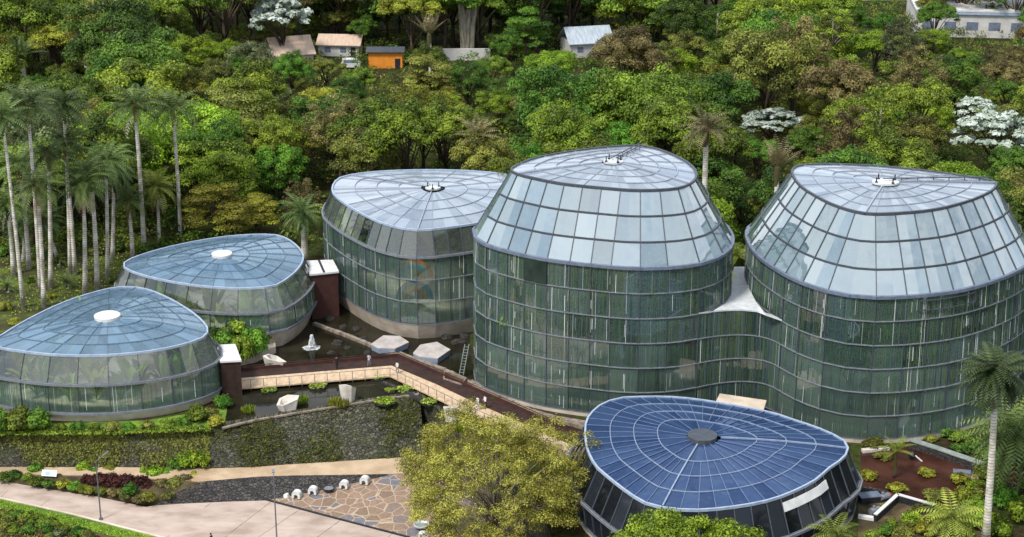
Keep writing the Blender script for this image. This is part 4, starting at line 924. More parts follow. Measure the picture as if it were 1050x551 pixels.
palm_px('grey drooping palm in the wood behind the broad glasshouse', 488, 140, 262, 18, 5.0, 'palmb', .35, seed=97, droop=1.0, e0=.3, e1=1.4, name='withered_palm')
palm_px('short green palm growing between the two tall drums', 757, 262, 212, 18, 2.6, 'palmg', .25, seed=98, name='low_palm')
B = P(1010, 560); palm('wax palm with ringed white trunk and dark crown in front of the drum', B, PY(1021, 384, B.y), 84, 4.7, 'palmd', .34, 1, 1, seed=99, group=None, droop=1.9, e0=-.5, aspect=.3)
palm_px('heavy date palm with brown drooping fronds beside the ringed wax palm', 1043, 442, 166, 72, 6.8, 'palm', .6, seed=101, droop=1.5, e0=-1.1, e1=1.2, name='date_palm', skirt=30, trunk='bark')
palm_px('young green palm with slender trunk in the red pool', 919, 462, 172, 14, 2.3, 'palmg', .1, seed=102, name='young_palm', droop=1.0, e0=.1, trunk='bark')
palm_px('yellow-green feathery palm at the bottom edge below the ringed wax palm', 976, 532, 150, 28, 4.2, 'palmg', .4, seed=103, name='feather_palm', trunk='bark', droop=1.7, e0=-.3)
palm_px('green palm at the bottom edge beside the dark glasshouse', 856, 549, 146, 20, 3.3, 'palmg', .35, seed=104, name='feather_palm', trunk='bark', droop=1.6, e0=-.2)
palm_px('tall bare palm trunk rising at the far edge by the violet banner', 661, 8, 395, 10, 3, 'palmb', .4, seed=105, name='withered_palm')

# ------------------------------------------------------------------ big near trees
def near_tree(label, base, zc, rx, rz, n, per, size, leaf, name, seed, flat=.8, inner=.4, cr=(.5, 1.15), low=-.55):
    rng = np.random.default_rng(seed); root = thing(name, label, 'tree', base); rr = random.Random(seed)
    d = rng.normal(size=(n, 3)); d[:, 2] = np.abs(d[:, 2]) * 1.2 + low; d /= np.linalg.norm(d, axis=1, keepdims=True)
    k = 1 + .14 * np.sin(3 * np.arctan2(d[:, 1], d[:, 0]) + 1) + .08 * np.sin(7 * np.arctan2(d[:, 1], d[:, 0]))
    cen = d * np.array([rx, rx, rz]) * (k * rng.uniform(.45, 1.0, n) ** .6)[:, None] + [0, 0, zc]; rad = rng.uniform(cr[0], cr[1], n)
    C, Nn, T, Sz = clump_leaves(rng, cen, rad, per, size, flat=flat, inner=inner, up=.3, tone_l=.28)
    leaf_mesh('crown', C, Nn, Sz, T, LEAF[leaf], root)
    mb = MB(); mb.tube([(0, 0, -.5), (.1, .05, zc * .3), (-.1, .1, zc * .7)], [.42, .34, .22], 9)
    for i in rng.choice(n, 40, replace=False):
        z0 = zc * rr.uniform(.25, .68); mid = Vector((cen[i][0] * .45, cen[i][1] * .45, (z0 + cen[i][2]) / 2 + .3)); mb.tube([(0, 0, z0), mid, Vector(cen[i])], [.15, .09, .02], 5)
    mb.build('trunk', M['bark_pale'], root, smooth=True); return root
c = PY(509, 492, 163)
near_tree('large yellow-leaved tree in front of the deck and flagstone plaza', (c.x, c.y, -5), c.z + 5 - .4, 10.2, 6.6, 620, 115, .24, 'yellow', 'yellow_tree', 5)
c = PY(700, 578, 141)
near_tree('bright green bushy tree at the bottom edge before the dark glasshouse', (c.x, c.y, 0), c.z, 6.6, 3.6, 330, 70, .36, 'lime', 'broadleaf_tree', 6, cr=(.5, 1.1))

# ------------------------------------------------------------------ shrubs, pads, tufts
def bush_mesh(seed, per=46, size=.3):
    rng = np.random.default_rng(seed); n = 26; d = rng.normal(size=(n, 3)); d[:, 2] = np.abs(d[:, 2]); d /= np.linalg.norm(d, axis=1, keepdims=True)
    cen = d * np.array([.72, .72, .62]) * rng.uniform(.6, 1.05, (n, 1)) + [0, 0, .2]; rad = rng.uniform(.2, .42, n)
    C, Nn, T, Sz = clump_leaves(rng, cen, rad, per, size * .8); o = leaf_mesh('shrub', C, Nn, Sz, T, LEAF['mid']); COL.objects.unlink(o); return o.data
BM = [bush_mesh(200 + i) for i in range(4)]
def tuft_mesh(seed, n=150, spread=.75, hgt=.9):
    rng = np.random.default_rng(seed); an = rng.uniform(0, 6.28, n); q = spread * np.sqrt(rng.uniform(0, 1, n)); L_ = hgt * rng.uniform(.6, 1.1, n)
    dr = np.stack([np.cos(an) * .35 * q, np.sin(an) * .35 * q, np.ones(n)], 1) + rng.normal(scale=.14, size=(n, 3)); dr /= np.linalg.norm(dr, axis=1, keepdims=True)
    b = np.stack([np.cos(an) * q, np.sin(an) * q, np.zeros(n)], 1); nn = np.cross(dr, rng.normal(size=(n, 3)))
    nn /= np.linalg.norm(nn, axis=1, keepdims=True); w = np.cross(nn, dr); sz = L_[:, None] / 2; c = b + dr * sz
    v = np.stack([c - dr * sz, c - w * .06, c + dr * sz, c + w * .06], 1).reshape(-1, 3).tolist(); mb = MB()
    mb.v = [tuple(x) for x in v]; mb.f = [(4 * i, 4 * i + 1, 4 * i + 2, 4 * i + 3) for i in range(n)]; mb.t = rng.uniform(0, 1, n).tolist(); mb.mi = [0] * n
    o = mb.build('tuft', LEAF['lime']); COL.objects.unlink(o); return o.data
TM = [tuft_mesh(300 + i) for i in range(3)]
def shrub(label, p, s, leaf, group=None, sz=1.0, name='shrub', meshes=None, cat='shrub'):
    o = bpy.data.objects.new(name, rnd.choice(meshes or BM)); COL.objects.link(o); o.location = p; o.scale = (s, s, s * sz); o.rotation_euler = (0, 0, rnd.uniform(0, 6.28))
    o.material_slots[0].link = 'OBJECT'; o.material_slots[0].material = LEAF[leaf]
    return tag(o, label, cat, group)
def row(items, phrase, group, z=0, name='shrub', meshes=None, cat='shrub'):
    """items: (x, y, radius px, leaf, [height factor]); labels count along the row from its outer end"""
    items = sorted(items, key=lambda t: t[0])
    for i, it in enumerate(items):
        p = P(it[0], it[1], z(it[0]) if callable(z) else z); d = proj(p)[2]
        shrub(f'{COLOUR.get(it[3], it[3])} {name.replace("_", " ")}, {ordn(i)} from the left {phrase}', p, it[2] * d / FPX, it[3], group, it[4] if len(it) > 4 else 1, name, meshes, cat)
row([(-6, 441, 20.9, 'fresh', 1.2), (22, 441, 19.0, 'mid', 1.3), (40, 439.5, 17.1, 'fresh', 1.2), (62, 441, 8.2, 'mid'), (80, 441, 8.8, 'fresh', 1.2), (97, 441, 7.5, 'mid'), (116, 441, 9.5, 'olive'), (133, 440.5, 8.2, 'fresh'), (152, 439.5, 8.2, 'olive', 1.1), (172, 437.5, 9.5, 'mid'), (188, 435.5, 8.8, 'fresh'), (203, 430.5, 13.6, 'mid', 1.2), (216, 427.5, 11.0, 'olive'), (229, 417.5, 11.0, 'fresh', 1.2), (222, 435.5, 10.2, 'gold')],
    'below the nearest low glasshouse', 'shrubs along the base of the nearest low glasshouse', .1)
mb = MB()
sheet('hedge_strip', [P(-160, 432, .035), P(60, 434, .035), P(150, 431, .035), P(222, 420, .035), P(236, 402, .035), P(230, 436, .035), P(214, 437.5, .035), P(110, 440.5, .035), P(0, 441.5, .035), P(-160, 442.5, .035)], M['grass'])
row([(214, 366, 16, 'dark', 1.3), (232, 366, 20, 'fresh', 1.5), (248, 368, 16, 'mid', 1.7), (262, 362, 18, 'fresh', 1.7), (243, 352, 18, 'mid', 1.8), (222, 358, 15, 'dark', 1.5), (268, 352, 12, 'dark', 1.4)], 'before the pond-side low glasshouse', 'shrubs in front of the pond-side low glasshouse', .9)
# raised planter those shrubs grow in
mb = MB(); mb.prism([P(x, y, 0).xy for x, y in ((203, 372), (205, 352), (280, 340), (283, 362), (262, 372), (243, 376))], 0, .9); tag(mb.build('raised_planter', M['concrete']), 'raised concrete planter in front of the pond-side low glasshouse', 'planter')
row([(192, 479, 13, 'lime', 1.3), (206, 479, 12, 'lime', 1.5), (213, 468, 9, 'lime', 1.2), (182, 480, 10, 'fresh')], 'against the foot of the ivy wall', 'bright shrubs at the foot of the ivy wall', ZP)
def bedz(x): return float(np.interp(x, [0, 100, 200], [-3.85, -4.05, -4.25]))
bed = [(4, 492, 9, 'mid'), (16, 491, 9, 'dark'), (28, 492, 8, 'mid'), (37, 485, 9, 'fresh', 1.2), (36, 497, 9, 'mid'), (50, 499, 8, 'dark'), (60, 492, 6, 'brown'), (66, 500, 9, 'gold'), (76, 501, 8, 'fresh'), (86, 484, 9, 'lime', 1.2), (96, 486, 8, 'fresh'), (84, 503, 7, 'lime'), (92, 505, 7, 'gold'), (105, 506, 7, 'mid'), (117, 508, 8, 'brown'), (113, 485, 8, 'gold'),
       (134, 508, 10, 'fresh', 1.3), (128, 512, 7, 'olive'), (143, 514, 8, 'brown'), (152, 513, 10, 'gold'), (160, 490, 11, 'lime', 1.2), (172, 489, 10, 'fresh'), (150, 488, 9, 'lime'), (165, 500, 10, 'brown'), (180, 500, 12, 'olive'), (190, 497, 10, 'brown', 1.2), (190, 484, 10, 'grey', 1.3), (200, 492, 9, 'gold'), (214, 492, 8, 'gold', .7), (228, 489, 7, 'olive', .6), (240, 487.5, 5, 'mid'), (172, 511, 8, 'olive')]
row(bed, 'in the bed above the concrete road', 'plants in the bed above the concrete road', bedz)
row([(92, 496, 10, 'red', 1.1), (104, 497, 12, 'red', 1.1), (117, 498, 12, 'red', 1.1), (130, 499, 12, 'red', 1.1), (143, 499, 11, 'red', 1.1), (152, 500, 9, 'red')], 'in the dark red hedge', 'dark red bushes above the concrete road', bedz)
fz = lambda x: float(np.interp(x, [0, 60, 150], [-4.3, -4.5, -4.75]))
fld = []
for k in range(56):
    x = rnd.uniform(-10, 150); y0 = np.interp(x, [0, 40, 95, 140], [525, 535, 549, 559]); y = y0 + rnd.uniform(0, 34) * (1 if k > 22 else .12)
    if y < 556: fld.append((x, y, rnd.uniform(4.5, 9), rnd.choice(('mid', 'dark', 'mid', 'grey', 'fresh', 'olive')), rnd.uniform(.9, 1.6)))
for i, it in enumerate(sorted(fld, key=lambda t: t[0])):
    p = P(it[0], it[1], fz(it[0])); d = proj(p)[2]
    shrub('leafy green crop plant in the small field below the grass verge', p, it[2] * d / FPX, it[3], 'crop plants in the field below the verge', it[4], 'crop_plant', None, 'plant')
# grass blades on the verge and ground cover in the field (uncountable)
def scatter(name, polys, n, size, mat, zf, kind='stuff'):
    C = []
    while len(C) < n:
        a, b, c_, d_ = rnd.choice(polys); s, t = rnd.random(), rnd.random(); x = (a[0] * (1 - s) + b[0] * s) * (1 - t) + (d_[0] * (1 - s) + c_[0] * s) * t; y = (a[1] * (1 - s) + b[1] * s) * (1 - t) + (d_[1] * (1 - s) + c_[1] * s) * t
        p = P(x, y, zf(x) if callable(zf) else zf); C.append((p.x, p.y, p.z + rnd.uniform(.02, size * .5)))
    C = np.array(C); return tag(leaf_mesh(name, C, npr.normal(size=C.shape) * .8 + [0, -.5, .5], npr.uniform(size * .6, size * 1.4, len(C)), npr.uniform(0, 1, len(C)), mat), kind=kind)
scatter('ground_cover', [((0, 522), (90, 545), (150, 575), (0, 575))], 3500, .3, LEAF['olive'], fz)
scatter('grass', [((0, 513), (160, 552), (140, 556), (0, 522))], 3000, .16, LEAF['lime'], lambda x: fz(x) + .02)
scatter('lawn_grass', [((-40, 228), (150, 240), (125, 300), (-40, 335))], 4000, .3, LEAF['mid'], .03)

# lily pads / planted islands / tufts in the pond
ISL = [(326, 398, 8, 'pad', .5), (387, 389, 7.5, 'pad', .6), (415, 401, 8.5, 'pad', .5), (440, 414, 7.5, 'pad', .5), (276, 402, 7, 'pad', .4), (395, 413, 10, 'lime', .35), (400, 402, 5, 'pad', .35)]
for i, (x, y, r, lf, h) in enumerate(ISL):
    p = P(x, y, 0); s = r * proj(p)[2] / FPX
    lab = ['round green lily island just below the deck near the white tilted planter', 'round green lily island under the deck\'s corner', 'round lily island second along below the diagonal deck', 'round lily island third along below the diagonal deck', 'flat pale green lily patch beside the nearest passage box', 'bright lime plant mat near the stone bank top', 'small pale lily patch in the middle of the pond'][i]
    t = thing('lily_island', lab, 'water plant', p, 'planted islands in the pond'); mb = MB(); disc(mb, (0, 0), s, 0, .16, 20, 1.15); mb.build('rim', M['black'], t)
    rng = np.random.default_rng(400 + i); n = 170; an = rng.uniform(0, 6.28, n); q = s * np.sqrt(rng.uniform(0, 1, n)) * .95; C = np.stack([np.cos(an) * q * 1.15, np.sin(an) * q, .2 + rng.uniform(0, h * .6, n)], 1)
    leaf_mesh('leaves', C, rng.normal(size=(n, 3)) * .3 + [0, 0, 1], rng.uniform(.2, .42, n), rng.uniform(.2, 1, n), LEAF[lf], t, aspect=.8)
row([(254, 423, 8.5, 'lime'), (309, 413, 8.5, 'lime', 1.2), (343, 416, 9, 'gold', 1.2), (352, 417, 8, 'olive', 1.1)], 'standing in the front pond', 'reed tufts in the pond', 0, 'reed_tuft', TM, 'water plant')
row([(508, 413, 7, 'lime', 1.2), (547, 430, 8, 'lime', .8), (556, 432, 6, 'fresh', .8), (473, 443, 9, 'lime'), (593, 447, 5, 'gold')], 'beside the diagonal deck', 'reed tufts beside the diagonal deck', 0, 'grass_tuft', TM, 'plant')
row([(895, 458, 15, 'olive', .6), (891, 491, 11, 'gold', .9), (950, 487, 11, 'gold', .75), (985, 495, 12, 'gold', .9), (920, 503, 12, 'gold', .7), (958, 512, 14, 'olive', .7), (985, 462, 13, 'dark', .7), (905, 470, 12, 'olive', .6), (988, 515, 14, 'gold', 1.3), (1000, 505, 12, 'lime', 1.2), (1004, 540, 18, 'lime', 1.4)], 'around the red garden pool', 'planted mounds around the red pool', .0, 'plant_mound', None, 'shrub')
sheet('red_soil', [P(x, y, .008) for x, y in ((880, 500), (1005, 500), (1010, 560), (880, 570))], M['soil'])
row([(968, 446, 12, 'dark', .8), (985, 452, 14, 'mid', .8), (1003, 462, 14, 'dark', .9), (1020, 470, 16, 'mid', .9), (1038, 470, 18, 'olive', 1), (1012, 490, 15, 'mid', 1.1), (1028, 494, 16, 'olive', 1), (1046, 500, 18, 'dark', 1.1), (955, 452, 9, 'olive', .7), (1042, 448, 16, 'dark', .9)], 'behind the red pool', 'shrubs behind the red pool', 0)
row([(935, 536, 12, 'lime', 1.2), (950, 548, 14, 'gold', 1.2), (925, 552, 12, 'olive', 1), (1000, 525, 14, 'lime', 1.3), (985, 552, 16, 'mid', 1.2), (1022, 550, 18, 'lime', 1.3), (908, 548, 10, 'fresh', 1), (968, 528, 10, 'gold', 1.1), (895, 556, 12, 'mid', 1.1), (942, 524, 8, 'olive', .9), (915, 540, 9, 'mid', 1), (930, 546, 9, 'olive', 1.2), (958, 538, 11, 'mid', 1.1), (978, 540, 12, 'gold', 1.2), (1008, 510, 12, 'olive', 1.1), (905, 520, 5, 'olive', .8)], 'at the bottom edge before the low wall', 'shrubs at the bottom edge before the low wall', 0)
row([(1032, 520, 16, 'fresh', 1.6), (1048, 535, 18, 'lime', 1.5), (1020, 505, 12, 'fresh', 1.3)], 'beneath the heavy date palm', 'green bushes beneath the heavy date palm', 0)

# plants inside the clear glasshouses
def inside(rng_seed, D, n, kinds, smin, smax, lab, hmax=None):
    rg = random.Random(rng_seed); c = D.mean(0); k = 0; ex = .95 if smax > 1 else 1.0
    for i in range(n):
        q = D[rg.randrange(len(D))]; t = .25 + .62 * math.sqrt(rg.random()) if i % 3 == 0 else rg.uniform(.70, .86) * ex; x, y = c + (q - c) * t
        kd, lf = rg.choice(kinds); s = rg.uniform(smin, smax); r, z = plant(kd, lf, (x, y, 0), s, rg.uniform(1.0, 1.6), 'tropical_tree'); tag(r, f'{COLOUR[lf]} tropical tree growing under glass, {ordn(i)} planted {lab}', 'tree', f'trees {lab}')
        u, v, d = proj(r.location); k += 1; INS.append((u, v, r, lf, lab))
INS = []
KI = [('lumpy', 'fresh'), ('lumpy', 'mid'), ('round', 'dark'), ('lumpy', 'lime'), ('star', 'fresh'), ('feather', 'mid')]
inside(1, o4[0], 15, KI, .7, 1.1, 'inside the tallest drum'); inside(2, o5[0], 17, KI, .7, 1.1, 'inside drum by red pool'); inside(3, outline(rim3, 14.65, 40)[0], 12, KI, .45, .75, 'inside the broad glasshouse')
for lab in set(t[4] for t in INS):
    L_ = sorted([t for t in INS if t[4] == lab])
    for i, t in enumerate(L_): t[2]['label'] = f'{COLOUR[t[3]]} tree under glass {lab}, {ordn(i)} of {len(L_)} from left'
def banana_mesh(seed):
    rg = random.Random(seed); mb = MB()
    for i in range(11):
        az = i * 2.4 + rg.uniform(-.3, .3); el = rg.uniform(.75, 1.45); Lh = rg.uniform(2.2, 3.6); h = Vector((math.cos(az), math.sin(az), 0)); sd = Vector((-h.y, h.x, 0)); p = Vector((0, 0, .3)); pr = None; tn = rg.uniform(.1, 1)
        for k in range(7):
            t = k / 6; a = el - 1.1 * t * t; w = .05 + .36 * math.sin(math.pi * min(1, max(0, (t - .2) / .8))) if t > .2 else .05
            cur = (p - sd * w, p + sd * w)
            if pr: mb.add([pr[0], pr[1], cur[1], cur[0]], [(0, 1, 2, 3)], tn)
            pr = cur; p = p + (h * math.cos(a) + Vector((0, 0, math.sin(a)))) * Lh / 6
    o = mb.build('banana', LEAF['lime']); COL.objects.unlink(o); return o.data
BN = [banana_mesh(500 + i) for i in range(3)]
for gi, (D, nn, lab, hh) in enumerate(((outline(rim1, 7.7, 40)[0], 30, 'inside the nearest low glasshouse', 1.5), (outline(rim2, 8.1, 40)[0], 24, 'inside the pond-side low glasshouse', 1.5))):
    c = D.mean(0); pts = []
    for i in range(nn):
        q = D[int(i / nn * len(D))]; t = rnd.uniform(.74, .84) if i % 4 else rnd.uniform(.35, .7); x, y = c + (q - c) * t; pts.append((proj((x, y, 0))[0], x, y))
    pts.sort()
    for i, (u, x, y) in enumerate(pts):
        lf = rnd.choice(('lime', 'fresh', 'lime', 'gold', 'gold', 'mid')); shrub(f'{COLOUR[lf]} big-leaved plant {lab}, {i + 1} of {nn} from left', (x, y, .6), rnd.uniform(1.0, 1.3), lf, f'big-leaved plants {lab}', rnd.uniform(1.5, 1.9), 'banana_plant', BN, 'plant')

# ------------------------------------------------------------------ deck, railing, walkway
ZD = .55
F = [P(x, y, ZD) for x, y in ((244, 398.5), (400, 385.5), (456, 412.5), (487, 428), (588, 471))]
B_ = [P(x, y, ZD) for x, y in ((244, 388), (401.5, 375), (447, 394), (487, 413), (592, 459))]
C_ = [P(x, y, ZD) for x, y in ((244, 381), (408, 366), (456, 385), (498, 404), (600, 450))]
band('boardwalk', [p for p in B_], F, M['deck'], kind='thing', thick=.18, label='pale timber boardwalk edging the walkway over the lily pond', cat='boardwalk')
band('walkway', [p + Vector((0, 0, .02)) for p in C_], [p + Vector((0, 0, .02)) for p in B_], M['corten'], kind='thing', thick=.3, label='dark brown steel walkway crossing the pond and turning along the tallest drum', cat='walkway')
o = bpy.data.objects['boardwalk']
pl_ = thing('parapet', 'low dark steel parapet along the far side of the brown walkway', 'parapet')
for i in range(2):
    a, b = C_[0] if i == 0 else C_[1], C_[1] if i == 0 else C_[4]; mb = MB(); mb.beam(a + Vector((0, 0, .22)), b + Vector((0, 0, .22)), .14, .42); mb.build('parapet_panel', M['corten_red'], pl_)
    mb = MB(); mb.beam(a + Vector((0, .02, .62)), b + Vector((0, .02, .62)), .07, .07); mb.build('handrail', M['corten_red'], pl_)
rl = thing('railing', 'thin dark post railing along the pond edge of the timber boardwalk', 'railing', F[0]); ro = F[0]
for i in range(len(F) - 1):
    a, b = F[i] - ro, F[i + 1] - ro; n = max(2, round((b - a).length / 1.55))
    for k in range(n + (1 if i == len(F) - 2 else 0)):
        p = a.lerp(b, k / n) + Vector((0, .06, 0)); mb = MB(); mb.beam(p + Vector((0, 0, -.45)), p + Vector((0, 0, .98)), .07); mb.build('post', M['steel'], rl)
    mb = MB(); mb.beam(a + Vector((0, .06, 1.0)), b + Vector((0, .06, 1.0)), .05, .05); mb.build('handrail', M['frame_mid'], rl)
# stone kerbs
M['kerb'] = surf('kerb_stone', (.13, .105, .08), (.30, .25, .2), 1.4, .85, .5)
def kerb(label, px, w=.5, h=.4, z=.2, name='stone_edging', mat='kerb'):
    pts = [P(x, y, z) for x, y in px]; mb = MB()
    for i in range(len(pts) - 1):
        n = max(1, round((pts[i + 1] - pts[i]).length / 1.1))
        for k in range(n):
            a, b = pts[i].lerp(pts[i + 1], k / n), pts[i].lerp(pts[i + 1], (k + .97) / n); mb.beam(a + Vector((0, 0, rnd.uniform(-.05, .05))), b, w * rnd.uniform(.8, 1.15), h)
    return tag(mb.build(name, M[mat]), label, 'stone edging')
kerb('stone edging running from the fountain pool to the walkway corner', [(322, 332), (350, 342), (382, 355), (408, 364)])
kerb('stone edging along the drum side of the diagonal walkway', [(409, 363), (456, 380), (500, 402), (545, 422), (604, 440)], .7)
kerb('stone edging around the foot of the tallest drum', [(482, 392), (500, 406), (530, 420), (565, 429), (604, 435)], .8, .5, .25)
kerb('dark stone edging along the top of the sloping stone wall', [(228, 439), (262, 431), (300, 424.5), (350, 416.5), (400, 408.5), (430, 404.5)], .3, .2, .1)
kerb('dark stone bank of the lily channel below the deck corner', [(392, 392), (408, 398), (426, 408), (442, 416)], .5, .3, .1, mat='stone_dark')
# faceted concrete planters and hexagonal platforms
def planter(label, px, py, r, h, rz, squash=1.0, tilt=0.0):
    p = P(px, py, 0); t = thing('faceted_planter', label, 'planter', p, 'faceted concrete planters in the pond'); n = 6; mb = MB()
    an = [rz + 2 * math.pi * k / n + (.18 if k % 2 else -.12) for k in range(n)]
    zt = [h * (1 + tilt * math.cos(a - rz)) for a in an]
    ob = [Vector((math.cos(a) * r * .72, math.sin(a) * r * .72 * squash, -.1)) for a in an]; ot = [Vector((math.cos(a) * r, math.sin(a) * r * squash, zt[k])) for k, a in enumerate(an)]
    it = [Vector((v.x * .74, v.y * .74, v.z)) for v in ot]; ib = [Vector((v.x * .7, v.y * .7, v.z * .45)) for v in it]
    vs = ob + ot + it + ib; fs = [tuple(reversed(range(n)))]
    for q in range(3): fs += [(q * n + k, q * n + (k + 1) % n, (q + 1) * n + (k + 1) % n, (q + 1) * n + k) for k in range(n)]
    fs.append(tuple(3 * n + k for k in range(n))); mb.add(vs, fs); mb.build('bowl', M['planter'], t)
    mb = MB(); mb.prism([(v.x * .97, v.y * .97) for v in ib], ib[0].z * 0 + min(v.z for v in ib) + .02, min(v.z for v in it) * .6); mb.build('filling', M['soil'], t)
M['platform'] = surf('platform_slab', (.32, .29, .27), (.46, .42, .40), .9, .85, .3); M['planter'] = surf('pale_concrete', (.46, .42, .37), (.66, .62, .56), .8, .85, .3)
planter('white faceted planter with slanted opening nearest the round green lily tuft', 295, 420, 1.45, 1.25, .4, .8, .35)
planter('upright white faceted planter beside the gold reed tuft', 357, 412, 1.05, 2.0, 1.2, .8, -.25)
planter('white faceted planter behind the walkway beside the pond-side glasshouse', 282, 379, 1.5, 1.5, .2, .8, -.35)
planter('pointed white faceted planter against the diagonal boardwalk', 462.5, 431, .95, 1.7, 1.57, .75, -.1)
for px, lab in ((((380, 353), (393, 344), (410, 344.5), (419.5, 351), (405, 357.5), (388, 357)), 'pale hexagonal platform in the pond nearer the fountain'), (((423.5, 362), (431, 353.5), (448, 350.5), (462, 358.5), (449, 367.5), (431, 366)), 'pale hexagonal platform beside the ladder and tallest drum')):
    c = [P(x, y, .85) for x, y in px]; ctr = sum(c, Vector()) / 6; t = thing('hexagonal_platform', lab, 'platform', (ctr.x, ctr.y, 0)); o = Vector((ctr.x, ctr.y, 0))
    mb = MB(); mb.frus([(p - o) * .92 - Vector((0, 0, .95)) for p in c], [p - o - Vector((0, 0, .12)) for p in c]); mb.build('base', M['frame_blue'], t)
    mb = MB(); mb.frus([(p - o) - Vector((0, 0, .12)) for p in c], [p - o for p in c]); mb.build('top_slab', M['platform'], t)
rk = bpy.data.meshes.new('rock')
def rock(label, px, py, s, mat, sz=.6, z=0.0, group=None):
    bm = bmesh.new(); bmesh.ops.create_icosphere(bm, subdivisions=2, radius=1)
    for v in bm.verts: v.co *= 1 + rnd.uniform(-.22, .22)
    me = bpy.data.meshes.new('rock'); bm.to_mesh(me); bm.free(); me.materials.append(mat); o = link(bpy.data.objects.new('rock', me)); o.location = P(px, py, z); o.scale = (s * rnd.uniform(.8, 1.3), s, s * sz); o.rotation_euler = (0, 0, rnd.uniform(0, 6)); return tag(o, label, 'rock', group)
for i, (x, y, s) in enumerate(sorted([(346, 352, .7), (356, 357, .5), (362, 346, .6), (372, 349, .7), (377, 362, .5), (470, 352, .9), (458, 346, .7), (476, 345, .8), (338, 327, .7), (332, 318, .8), (352, 336, .6), (366, 338, .7), (340, 362, .5), (420, 371, .5), (436, 378, .5)])):
    rock(f'dark boulder in the rear pond, {ordn(i)} from the left of its scatter', x, y, s, M['stone_dark'], group='boulders of the rear pond')
for i, (x, y, s) in enumerate(((520, 414, .5), (534, 418, .6), (549, 424, .5), (562, 430, .6), (578, 435, .5))):
    rock(f'brown boulder at the foot of the tallest drum, {ordn(i)} along the walkway', x, y, s, M['kerb'], group='boulders at the foot of the tallest drum')
# fountain
M['foam'] = surf('foam', (.62, .66, .68), (.85, .87, .88), 3, .5, .4)
p = P(320, 357); ft = thing('fountain', 'white bubbling fountain jet in the pond before the broad glasshouse', 'fountain', p); mb = MB()
g_ = np.random.default_rng(31); hh = g_.random(1600) ** .8; an = g_.uniform(0, 6.28, 1600); q = (.08 + .5 * (1 - hh) ** 1.2) * np.sqrt(g_.random(1600)) + .06
leaf_mesh('foam', np.stack([np.cos(an) * q, np.sin(an) * q, hh * 1.75 + .05], 1), g_.normal(size=(1600, 3)), g_.uniform(.08, .2, 1600), np.ones(1600), M['foam'], ft, aspect=.8)
a = [(math.cos(k * .262) * 1.15 * rnd.uniform(.8, 1.15), math.sin(k * .262) * 1.05 * rnd.uniform(.8, 1.15)) for k in range(24)]
mb.prism(a, .02, .06); mb.build('foam_ring', surf('pond_foam', (.2, .22, .22), (.55, .58, .58), 2.2, .5, .2), ft)
# ladder and trough
a, b = P(473, 385, .2), PY(479, 353, P(482, 385).y + .3); ld = thing('ladder', 'aluminium ladder leaning on the tallest drum beside the timber trough', 'ladder', a)
for sx in (-.26, .26): mb = MB(); mb.beam((sx, 0, 0), b - a + Vector((sx, 0, 0)), .09); mb.build('rail', M['frame_pale'], ld)
mb = MB()
for k in range(1, 11): q = (b - a) * (k / 11); mb.beam(q + Vector((-.24, 0, 0)), q + Vector((.24, 0, 0)), .06)
mb.build('rungs', M['frame_pale'], ld)
tr = thing('trough', 'rectangular timber trough beside the walkway below the ladder', 'trough', P(466, 389)); c = [P(x, y, .7) - tr.location for x, y in ((456, 380.5), (478, 387.5), (473.5, 394), (455, 388))]
mb = MB()
for i in range(4): mb.beam(c[i] - Vector((0, 0, .4)), c[(i + 1) % 4] - Vector((0, 0, .4)), .16, .85)
mb.build('side_boards', M['kerb'], tr); mb = MB(); mb.prism([v.xy * .9 for v in c], 0, .45); mb.build('filling', M['soil'], tr)

